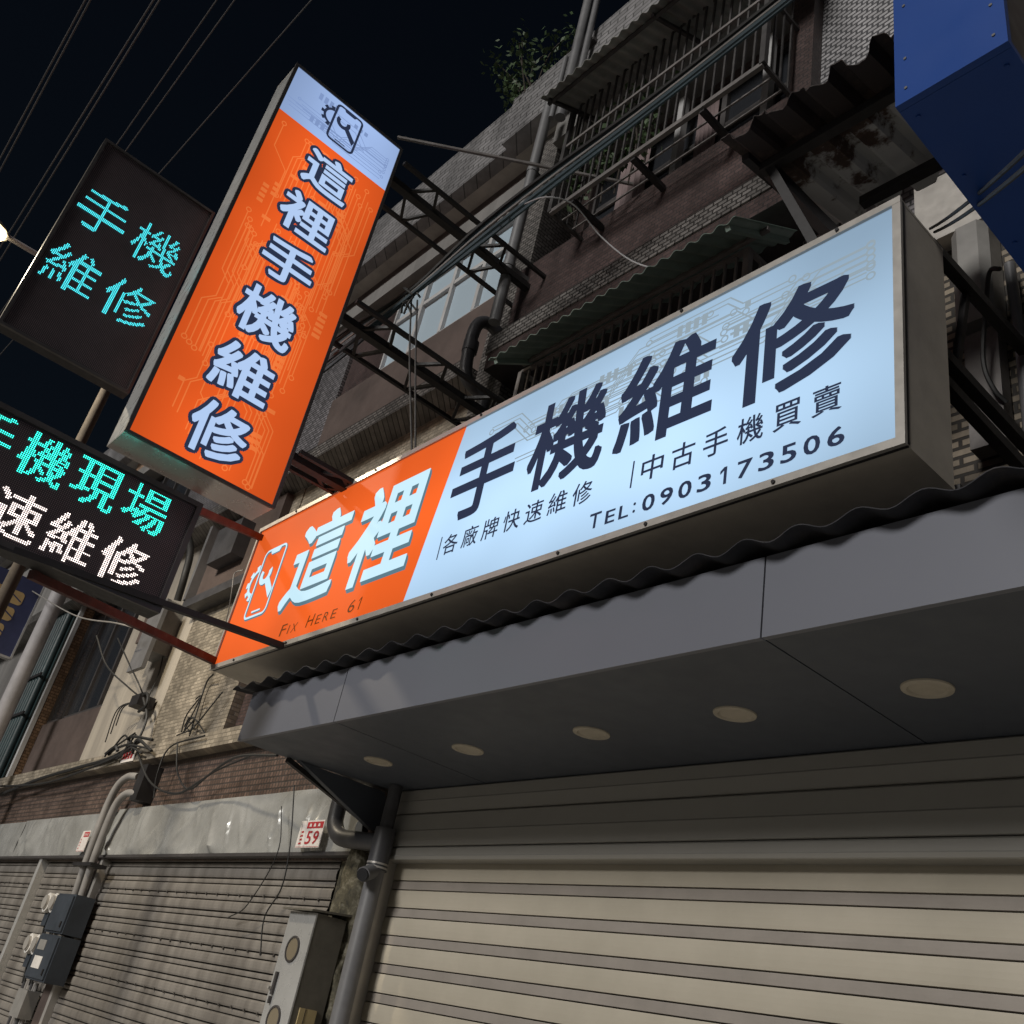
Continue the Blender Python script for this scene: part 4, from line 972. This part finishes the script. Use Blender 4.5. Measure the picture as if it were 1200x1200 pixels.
for zz in (2.51, 2.535): MB().tube([(-5.865, 3.8, zz), (-5.865, 3.8, zz + .012)], .077, 16).build('collar', M['alu'], t)
b = MB(); b.tube([(-6.02, 3.90, 0), (-6.02, 3.90, 2.6)], .02, 10); tag(b.build('thin_conduit', M['pipe_dark']), 'thin dark conduit between the mossy pillar and thick drain pipe', 'pipe')
# broken mossy pillar
m = MB(); m.sm = True; ns, nz = 22, 46; rr_ = random.Random(5)
for j in range(nz + 1):
    for k in range(ns):
        a = 2 * pi * k / ns; zz = 2.70 * j / nz
        r = .125 + .03 * sin(3 * a + zz * 9) + .022 * sin(7 * zz + 2 * a) + rr_.uniform(-.022, .022)
        m.v.append((-6.26 + r * cos(a), 3.93 + r * .8 * sin(a), zz))
for j in range(nz):
    for k in range(ns): m.f.append((j * ns + k, j * ns + (k + 1) % ns, (j + 1) * ns + (k + 1) % ns, (j + 1) * ns + k))
m.f.append(tuple(range(nz * ns, nz * ns + ns)))
tag(m.build('rough_pillar', M['moss']), 'rough crumbling mossy pillar behind the steel meter cabinet', 'pillar')

# steel meter cabinet
CX0, CX1, CY, CZ0, CZ1 = -6.50, -6.15, 3.60, 1.30, 2.17
t = thing('meter_cabinet', 'steel meter cabinet with two round windows beside the drain pipe', 'cabinet', ((CX0 + CX1) / 2, 3.72, CZ0))
b = MB(); b.box(CX0, CX1, CY + .014, 3.85, CZ0, CZ1); b.build('body', M['cab_body'], t)
b = MB(); b.box(CX0 - .003, CX1 + .003, CY, CY + .012, CZ0, CZ1); b.build('door', M['stainless'], t)
b = MB(); b.prism([(CY - .05, CZ1 + .004), (3.87, CZ1 + .03), (3.87, CZ1 + .045), (CY - .05, CZ1 + .016)], 'x', CX0 - .03, CX1 + .02); b.build('roof', M['cab_body'], t)
for zz in (1.93, 1.50):
    wv = MB(); n = 26; c = ((CX0 + CX1) / 2 - .01, zz)
    for r, y in ((.086, CY - .001), (.084, CY - .010), (.072, CY - .010), (.070, CY - .002)):
        wv.v += [(c[0] + r * cos(2 * pi * k / n), y, c[1] + r * sin(2 * pi * k / n)) for k in range(n)]
    for j in range(3):
        for k in range(n): wv.f.append((j * n + k, j * n + (k + 1) % n, (j + 1) * n + (k + 1) % n, (j + 1) * n + k))
    wo_ = wv.build('round_window', M['alu_dark'], t)
    MB().disc((c[0], CY - .003, c[1]), (0, 1, 0), .071, .003, 24).build('pane', M['glass_amber'], wo_)
b = MB(); b.box(CX0 + .05, CX0 + .075, CY - .018, CY - .001, 1.64, 1.78); b.box(CX0 + .055, CX0 + .07, CY - .022, CY - .002, 1.585, 1.63); b.build('latch', M['alu_dark'], t)
MB().disc((CX0 + .012, CY - .012, 1.68), (0, 1, 0), .012, .022, 10).build('knob', M['alu'], t)
b = MB(); b.box(CX1 + .001, CX1 + .012, 3.66, 3.79, 1.42, 1.60); b.build('yellow_box', M['yellow_label'], t)
b = MB(); b.box(CX1 + .012, CX1 + .015, 3.70, 3.703, 1.42, 1.60); b.build('box_strap', M['black_steel'], t)
b = MB(); b.tube([(CX1 + .01, 3.73, 1.43), (CX1 + .012, 3.735, 1.25)], .012, 8); b.build('cord', M['cable'], t)

# number plates
PL = Sheet('y', 3.872)
def number_plate(label, u0, u1, v0, v1, num, base, tilt=True):
    S = Sheet('y', base); t = thing('number_plate', label, 'plate', ((u0 + u1) / 2, base, v0), 'house number plates')
    b = MB(); b.box(u0, u1, base, base + .008, v0, v1); b.build('plate', M['plate_white'], t)
    h = v1 - v0; wd = u1 - u0
    b = MB(); S.poly(b, [(u0 + .3 * wd, v1 - .30 * h), (u1 - .01, v1 - .30 * h), (u1 - .01, v1 - .06 * h), (u0 + .3 * wd, v1 - .06 * h)], .002); b.build('red_band', M['red_print'], t)
    b = MB(); S.poly(b, [(u0 + .005, v0 + .005), (u1 - .005, v0 + .005), (u1 - .005, v0 + .035 * h), (u0 + .005, v0 + .035 * h)], .002); b.build('red_line', M['red_print'], t)
    if num:
        for i, c in enumerate(num):
            S.text('digit', c, u0 + wd * (.38 + i * .29), u0 + wd * (.60 + i * .29), v0 + .12 * h, v0 + .60 * h, M['red_print'], t, d=.003, bold=.01, shear=.1)
    b = MB()
    for q in range(4): S.poly(b, [(u0 + wd * (.1 + .03 * (q % 2)), v0 + h * (.12 + q * .14)), (u0 + wd * .22, v0 + h * (.13 + q * .14)), (u0 + wd * .21, v0 + h * (.20 + q * .14)), (u0 + wd * .11, v0 + h * (.18 + q * .14))], .002)
    b.build('faded_print', M['red_print'], t)
    b = MB()
    for q in range(3): S.poly(b, [(u0 + wd * (.40 + .18 * q), v1 - .24 * h), (u0 + wd * (.50 + .18 * q), v1 - .24 * h), (u0 + wd * (.48 + .18 * q), v1 - .13 * h), (u0 + wd * (.42 + .18 * q), v1 - .12 * h)], .004)
    b.build('band_print', M['plate_white'], t)
    return t

number_plate('white and red house number plate reading 59 on the steel sheet', -7.16, -6.80, 2.675, 2.885, '59', 3.842)
number_plate('small red and white plate half hidden by the conduits', -12.42, -12.16, 2.69, 2.93, '', 3.865)
b = MB(); b.box(-11.95, -11.55, 3.825, 3.835, 3.71, 3.86); o = b.build('notice_plate', M['plate_white']); tag(o, 'pale faded plate on the tiled ledge below the cables', 'plate')
b = MB()
for q in range(4): b.box(-11.92 + q * .085, -11.87 + q * .085, 3.8195, 3.8245, 3.745, 3.83)
b.build('faded_print', M['red_print'], o)

# ------------------------------------------------------------------ electricity meters at the left post
def meter_box(label, x0, x1, z0, z1, y=3.72):
    t = thing('meter_box', label, 'meter box', ((x0 + x1) / 2, y + .1, z0), 'electricity meter boxes on the post')
    b = MB(); b.box(x0, x1, y + .02, 3.955, z0, z1); b.build('box', M['slate_box'], t)
    b = MB(); b.box(x0 + .02, x1 - .02, y, y + .018, z0 + .02, z1 - .02); b.build('cover', M['slate_box'], t)
    b = MB(); b.box(x1 - .10, x1 - .07, y - .012, y - .001, z0 + .06, z0 + .12); b.build('catch', M['black_steel'], t)
    return t
meter_box('upper dark meter box on the post between shutters', -12.0, -11.42, 1.80, 2.20)
t = meter_box('lower dark meter box on the post with a pale label', -12.05, -11.40, 1.33, 1.78)
b = MB(); b.box(-11.95, -11.72, 3.714, 3.719, 1.62, 1.72); b.build('label_sticker', M['grey_box'], t)
b = MB(); b.box(-11.92, -11.66, 3.714, 3.719, 1.44, 1.56); b.build('label_sticker', M['white_plastic'], t)
for k, (x, zz, lab) in enumerate(((-12.42, 2.10, 'upper left'), (-12.17, 2.10, 'upper right'), (-12.48, 1.66, 'lower left'), (-12.22, 1.66, 'lower right'))):
    t = thing('electric_meter', 'round white electricity meter, %s of the four left of the boxes' % lab, 'meter', (x, 3.9, zz - .1), 'round electricity meters')
    MB().disc((x, 3.84, zz), (0, 1, 0), .105, .14, 20).build('glass_body', M['white_plastic'], t)
    MB().disc((x, 3.755, zz), (0, 1, 0), .075, .03, 20).build('dial', M['alu'], t)
    b = MB(); b.box(x - .07, x + .07, 3.82, 3.955, zz - .24, zz - .10); b.build('terminal_box', M['slate_box'], t)
    b = MB(); b.tube([(x - .03, 3.86, zz - .24), (x - .03, 3.88, zz - .40)], .012, 6); b.tube([(x + .03, 3.86, zz - .24), (x + .03, 3.88, zz - .38)], .012, 6); b.build('lead', M['cable'], t)
t = thing('meter_conduits', 'pale bundle of vertical conduits below the electricity meters', 'conduit', (-12.25, 3.9, 0))
for i in range(6):
    b = MB(); x = -12.5 + i * .09; b.tube([(x, 3.9, 0), (x + RNG.uniform(-.02, .02), 3.9, 1.30)], .02, 8); b.build('conduit', M['conduit'] if i % 3 else M['pipe_dark'], t)
b = MB(); b.box(-12.30, -11.98, 3.80, 3.94, .95, 1.22); b.build('small_box', M['grey_box'], t)
t = thing('bent_conduits', 'two pale bent conduits running down the post into the meter box', 'conduit', (-11.9, 3.85, 2.2))
b = MB(); b.tube(bez([(-11.20, 3.84, 3.50), (-11.42, 3.80, 3.50), (-11.60, 3.78, 3.38), (-11.68, 3.78, 3.1), (-11.72, 3.80, 2.6), (-11.78, 3.84, 2.2)], 8), .042, 12); b.build('conduit', M['conduit'], t)
b = MB(); b.tube(bez([(-11.05, 3.84, 3.30), (-11.25, 3.80, 3.30), (-11.38, 3.78, 3.20), (-11.44, 3.78, 3.0), (-11.50, 3.80, 2.6), (-11.56, 3.84, 2.2)], 8), .042, 12); b.build('conduit', M['conduit'], t)
b = MB(); b.box(-11.9, -11.3, 3.72, 3.90, 2.50, 2.535); b.build('strap', M['black_steel'], t)
b = MB(); b.box(-11.12, -10.92, 3.80, 3.985, 3.22, 3.62); b.build('wall_bracket', M['black_steel'], t)

# ------------------------------------------------------------------ second floor left: wall boxes, hood, window hood
t = thing('window_hood', 'dark protruding window box with sill on the plaster wall', 'window', (-11.2, 3.9, 5.7))
b = MB(); b.box(-11.85, -9.9, 3.80, 4.0, 5.72, 5.84); b.build('sill', M['pipe_dark'], t)
b = MB(); b.box(-11.80, -9.95, 3.90, 4.0, 5.845, 6.95); b.build('recess', M['brown_board'], t)
b = MB(); b.box(-11.86, -11.78, 3.78, 4.0, 5.842, 6.95); b.build('jamb', M['pipe_grey'], t)
b = MB(); b.box(-11.3, -10.6, 3.72, 3.895, 6.2, 6.7); b.build('machine', M['pipe_dark'], t)
t = thing('electric_box', 'grey electrical box with a thick black cable on the plaster wall', 'box', (-12.2, 3.9, 5.0))
b = MB(); b.box(-12.75, -12.25, 3.72, 4.0, 5.20, 5.92); b.build('box', M['grey_box'], t)
b = MB(); b.box(-12.55, -12.05, 3.66, 3.715, 4.9, 5.86); b.build('front_box', M['pipe_grey'], t)
b = MB(); b.tube(bez([(-12.1, 3.80, 5.9), (-12.0, 3.74, 6.2), (-12.1, 3.72, 6.6), (-12.5, 3.70, 7.0), (-12.9, 3.7, 7.3)], 8), .05, 10); b.build('cable', M['cable'], t)
b = MB(); b.box(-13.6, -13.25, 3.93, 4.0, 5.6, 6.4); tag(b.build('brown_panel', M['brown_board']), 'small brown board fixed on the plaster pier behind LED board', 'panel')

# far left: navy sign, grey pipe, dark green downpipe
t = thing('navy_sign', 'navy blade sign with gold characters at the left edge', 'sign', (-17, 2.6, 5.6))
b = MB(); b.box(-17.12, -17.0, 2.0, 3.12, 5.62, 6.95); b.build('panel', M['navy_sign'], t)
b = MB(); b.box(-17.13, -16.985, 3.12, 3.15, 5.60, 6.95); b.box(-17.13, -16.985, 2.0, 3.12, 5.585, 5.62); b.build('frame', M['white_frame'], t)
S = Sheet('x', -17.0)
m = MB()
for q in range(3):
    zc = 6.62 - q * .30
    S.poly(m, rrect(2.42, 2.92 - .04 * q, zc - .17, zc + .06, .06), .004)
m.build('gold_lettering', M['gold_print'], t)
m = MB()
for q in range(3):
    zc = 6.62 - q * .30
    S.line(m, [(2.42, zc - .02), (2.58, zc - .06), (2.74, zc - .02), (2.90, zc - .10)], .022, .006)
    S.line(m, [(2.66, zc + .05), (2.66, zc - .04)], .02, .007)
m.build('letter_gaps', M['navy_sign'], t)
b = MB(); b.tube([(-16.6, 3.32, 0), (-16.6, 3.32, 7.4)], .13, 16); tag(b.build('grey_pole', M['pole']), 'thick pale grey pole right of the navy sign', 'pole')
t = thing('corrugated_duct', 'dark green ribbed vertical duct beside the orange tiled pier', 'duct', (-17.9, 3.8, 3.9))
for q in range(6):
    b = MB(); b.tube([(-18.75 + q * .16, 3.92, 3.88), (-18.75 + q * .16, 3.92, 7.3)], .075, 10); b.build('rib', M['green_pipe'], t)
b = MB(); b.box(-18.85, -17.8, 3.96, 4.05, 3.88, 7.3); b.build('backing', M['green_pipe'], t)
for zz in (5.0, 5.7):
    b = MB(); b.box(-18.85, -17.75, 3.82, 3.845, zz, zz + .05); b.build('band', M['black_steel'], t)
b = MB(); b.box(-17.5, -17.40, 3.93, 3.998, 3.88, 7.0); tag(b.build('pier_trim', M['white_frame']), 'pale metal strip along the orange tiled pier', 'trim')

# ------------------------------------------------------------------ cables
cb = thing('cable_bundle', 'thick bundle of overhead cables slanting up past the balcony', 'cable', (-4, 2.8, 7))
key = [((352, 442), 2.3), ((410, 397), 2.45), ((480, 345), 2.6), ((560, 277), 2.75), ((640, 214), 2.85), ((760, 124), 2.95), ((915, 2), 3.0), ((1010, -75), 3.0)]
r = random.Random(3)
for k in range(9):
    ou, ov, oy = r.uniform(-4, 4), -12 + 24 * k / 8 + r.uniform(-2, 2), r.uniform(-.05, .05)
    pts = []
    for i, ((x, y), Y) in enumerate(key):
        f = 1.0 if i in (0, 1) else (.3 if i == 2 else .8 if i < 5 else .6)
        pts.append(P(x + ou * .5 * f, y + ov * f + ou * .4 * f, Y=Y + oy))
    b = MB(); b.tube(bez(pts, 8), r.choice((.010, .013, .016)), 6); b.build('strand', M['cable_teal'] if k % 3 else M['cable_grey'] if k == 3 else M['cable'], cb)
b = MB()
c0 = Vector(P(480, 348, Y=2.6))
for k in range(10):
    a = c0 + Vector((r.uniform(-.12, .12), r.uniform(-.05, .03), r.uniform(-.10, .08)))
    b.tube(bez([a, a + Vector((r.uniform(-.06, .06), -.03, r.uniform(-.1, .02))), a + Vector((r.uniform(-.12, .12), .0, r.uniform(-.22, -.02)))], 5), .009, 5)
b.build('tangle', M['cable'], cb)
c1 = Vector(P(590, 255, Y=2.78))
b = MB(); b.tube([c1 + Vector((.05 * cos(q * .7), .05 * sin(q * .7) * .4, .06 * sin(q * .7))) for q in range(10)], .008, 5); b.build('tie', M['cable_grey'], cb)
for k, dx in enumerate((-4, 3)):
    b = MB(); b.tube(bez([P(486 + dx, 352, Y=2.6), P(484 + dx, 420, Y=2.62), P(485 + dx * .6, 530, Y=2.66)], 8), .008, 6)
    tag(b.build('hanging_cable', M['cable']), ('left' if k == 0 else 'right') + ' one of two thin cables dropping from the tangle to the sign', 'cable')
b = MB(); b.tube(bez([P(612, 240, Y=2.78), P(640, 231, Y=2.8), P(672, 240, Y=3.0), P(705, 278, Y=3.3), P(745, 308, Y=3.45), P(800, 320, Y=3.5)], 8), .006, 6); tag(b.build('white_cable', M['cable_pale']), 'thin pale cable arching from the bundle over the brown wall', 'cable')

for k, (x0, y0, x1, y1, zz, lab) in enumerate(((100, 0, 0, 186, 8.5, 'leftmost'), (106, 0, 0, 200, 8.55, 'second'), (180, 0, 0, 290, 8.5, 'third'), (187, 0, 0, 305, 8.55, 'fourth'), (254, 0, 135, 172, 8.6, 'fifth'), (275, 0, 145, 180, 8.6, 'sixth'), (365, 0, 185, 205, 8.8, 'rightmost'))):
    a = Vector(P(x0, y0, Z=zz)); c = Vector(P(x1, y1, Z=zz)); d = (c - a)
    a2 = a - d.normalized() * 6; c2 = c + d.normalized() * 14; c2.z = zz; a2.z = zz
    b = MB(); b.tube([a2, a, c, c2], .0075 if k < 4 else .006, 6)
    tag(b.build('power_line', M['cable_line']), lab + ' of the thin power lines crossing the night sky', 'power line', 'power lines in the sky')

# messy wiring over the left wall
def wire(label, pts, rad=.010, mat='cable', name='wall_cable'):
    b = MB(); b.tube(bez(pts, 8), rad, 6); return tag(b.build(name, M[mat]), label, 'cable')
Lw = lambda *p: [P(x, y, Y=Y) for x, y, Y in p]
wire('black cable running along the ledge at the far left', Lw((-20, 940, 3.80), (40, 915, 3.8), (90, 900, 3.8), (130, 888, 3.8), (165, 868, 3.8)), .022)
wire('second black cable drooping along the tiled ledge', Lw((-20, 922, 3.78), (50, 918, 3.78), (110, 898, 3.78), (150, 880, 3.78)), .014)
wire('loose cable drooping below the ledge to the canopy corner', Lw((158, 872, 3.8), (175, 915, 3.8), (205, 930, 3.8), (235, 915, 3.75), (275, 888, 3.6), (325, 885, 3.4)), .012)
wire('thin cable hanging from the ledge cables over the red tiles', Lw((240, 862, 3.8), (200, 875, 3.8), (185, 905, 3.8), (180, 935, 3.85)), .009)
wire('thin dark cable along the red tile band', Lw((208, 870, 3.8), (208, 905, 3.82), (222, 925, 3.82), (250, 905, 3.8), (295, 885, 3.7)), .009)
wire('upper black cable from the LED board to the wall insulator', Lw((113, 745, 3.3), (125, 780, 3.5), (150, 805, 3.7), (166, 818, 3.8)), .012)
wire('lower black cable from window frame to the wall insulator', Lw((138, 748, 3.6), (150, 775, 3.65), (162, 800, 3.7), (168, 815, 3.8)), .010)
wire('cable running from the insulator down to the ledge tangle', Lw((168, 818, 3.8), (172, 840, 3.85), (163, 865, 3.85), (150, 880, 3.82)), .016)
wire('thin grey cable crossing in front of the navy sign', Lw((15, 678, 3.0), (45, 697, 3.0), (90, 722, 3.1), (135, 730, 3.3), (155, 735, 3.4)), .010, 'cable_grey')
wire('thin cable climbing the plaster pier beside its shadow', Lw((175, 815, 3.92), (186, 790, 3.95), (192, 765, 3.95), (200, 735, 3.95)), .009)
wire('thin cable climbing the tiled wall to the sign corner', Lw((222, 862, 3.92), (232, 830, 3.95), (242, 800, 3.95), (250, 790, 3.9)), .010)
wire('thin white wire looping beside the orange sign end', Lw((285, 668, 3.6), (275, 672, 3.6), (272, 690, 3.6), (268, 715, 3.7), (262, 740, 3.8)), .007, 'cable_grey')
wire('thin wire crossing the grey shutter above the cabinet', Lw((345, 920, 3.7), (340, 990, 3.75), (330, 1040, 3.8), (310, 1075, 3.85), (305, 1120, 3.9)), .006)
wire('hair thin wire hanging over the steel sheet', Lw((330, 945, 3.8), (325, 1000, 3.8), (290, 1060, 3.9), (268, 1075, 3.92)), .005)
t = thing('cable_insulator', 'black cable clamp with wire loops on the plaster pier', 'clamp', P(168, 822, Y=3.85))
c = Vector(P(168, 822, Y=3.86))
b = MB(); b.box(c.x - .18, c.x + .1, 3.76, 3.97, c.z - .08, c.z + .06); b.build('clamp_body', M['black_steel'], t)
b = MB(); b.tube(bez([c + Vector((0, -.05, .08)), c + Vector((.25, -.06, .04)), c + Vector((.32, -.05, -.10)), c + Vector((.10, -.04, -.16))], 6), .02, 6); b.build('wire_loop', M['cable'], t)
for q in range(3):
    b = MB(); b.tube(bez([c + Vector((-.1, -.06, 0)), c + Vector((-.35 - .1 * q, -.1, -.08)), c + Vector((-.42 - .08 * q, -.08, -.3 - .1 * q))], 6), .008, 5); b.build('wire_end', M['cable'], t)
t = thing('cable_tangle', 'tangle of black cables lying on the tiled ledge', 'cable', P(150, 880, Y=3.8))
c = Vector(P(152, 876, Y=3.8)); r = random.Random(8)
for q in range(9):
    a = c + Vector((r.uniform(-.7, .3), r.uniform(-.05, .02), r.uniform(-.12, .10)))
    b = MB(); b.tube(bez([a, a + Vector((r.uniform(.1, .4), -.04, r.uniform(-.02, .15))), a + Vector((r.uniform(.4, .9), -.02, r.uniform(-.1, .25)))], 6), r.uniform(.010, .02), 5); b.build('strand', M['cable'], t)
t = thing('wire_cluster', 'frayed wires on the tiled wall left of the canopy', 'cable', P(220, 845, Y=3.9))
c = Vector(P(222, 850, Y=3.93))
for q in range(7):
    b = MB(); b.tube(bez([c + Vector((r.uniform(-.1, .1), -.03, r.uniform(-.1, .1))), c + Vector((r.uniform(-.1, .3), -.05, r.uniform(-.1, .3))), c + Vector((r.uniform(-.2, .7), -.03, r.uniform(-.2, .45)))], 6), .008, 5); b.build('strand', M['cable'], t)

# ------------------------------------------------------------------ shrub on the parapet
sh_ = thing('wild_shrub', 'small leafy shrub sprouting from the roof parapet', 'shrub', (-6.55, 3.72, 10.95))
r = random.Random(21); lv = MB(); stem = MB()
base = Vector((-6.35, 3.70, 11.0))
tips = []
for k in range(9):
    e = base + Vector((r.uniform(-.75, .45), r.uniform(-.35, .15), r.uniform(.25, .95)))
    mid = base.lerp(e, .5) + Vector((r.uniform(-.1, .1), r.uniform(-.1, .1), .1))
    pts = bez([base + Vector((r.uniform(-.1, .1), 0, 0)), mid, e], 6); stem.tube(pts, .012, 5, .004); tips += [pts[4], pts[7], pts[9], pts[-1], pts[-1]]
stem.build('stem', M['bark'], sh_)
for tpt in tips:
    for q in range(13):
        c = tpt + Vector((r.gauss(0, .085), r.gauss(0, .085), r.gauss(0, .075)))
        a = Vector((r.uniform(-1, 1), r.uniform(-1, 1), r.uniform(-.6, .6))).normalized(); n_ = a.cross(Vector((r.uniform(-1, 1), r.uniform(-1, 1), r.uniform(-1, 1)))).normalized()
        ln = r.uniform(.05, .085); wd = ln * .3
        lv.quad(tuple(c - a * ln * .5), tuple(c + n_ * wd), tuple(c + a * ln * .6), tuple(c - n_ * wd))
tag(lv.build('foliage', M['leaf'], sh_), kind='stuff')

# climbing plant inside the balcony cage
cp = thing('climbing_plant', 'dark climbing plant inside the left end of the balcony cage', 'plant', (-4.7, 3.6, 8.1))
r = random.Random(31); lv = MB(); stem = MB()
for k in range(6):
    x = -4.95 + k * .16; pts = bez([(x, 3.62, 8.05), (x + r.uniform(-.1, .1), 3.58, 8.6), (x + r.uniform(-.2, .2), 3.55, 9.0 + r.uniform(0, .35))], 6); stem.tube(pts, .008, 5)
    for p in pts[3:]:
        for q in range(9):
            c = p + Vector((r.gauss(0, .07), r.gauss(0, .04), r.gauss(0, .07))); a = Vector((r.uniform(-1, 1), r.uniform(-1, 1), r.uniform(-1, .3))).normalized(); n_ = a.cross(Vector((r.uniform(-1, 1), r.uniform(-1, 1), r.uniform(-1, 1)))).normalized()
            ln = r.uniform(.05, .09); lv.quad(tuple(c - a * ln * .5), tuple(c + n_ * ln * .3), tuple(c + a * ln * .6), tuple(c - n_ * ln * .3))
stem.build('stem', M['bark'], cp); tag(lv.build('foliage', M['leaf'], cp), kind='stuff')
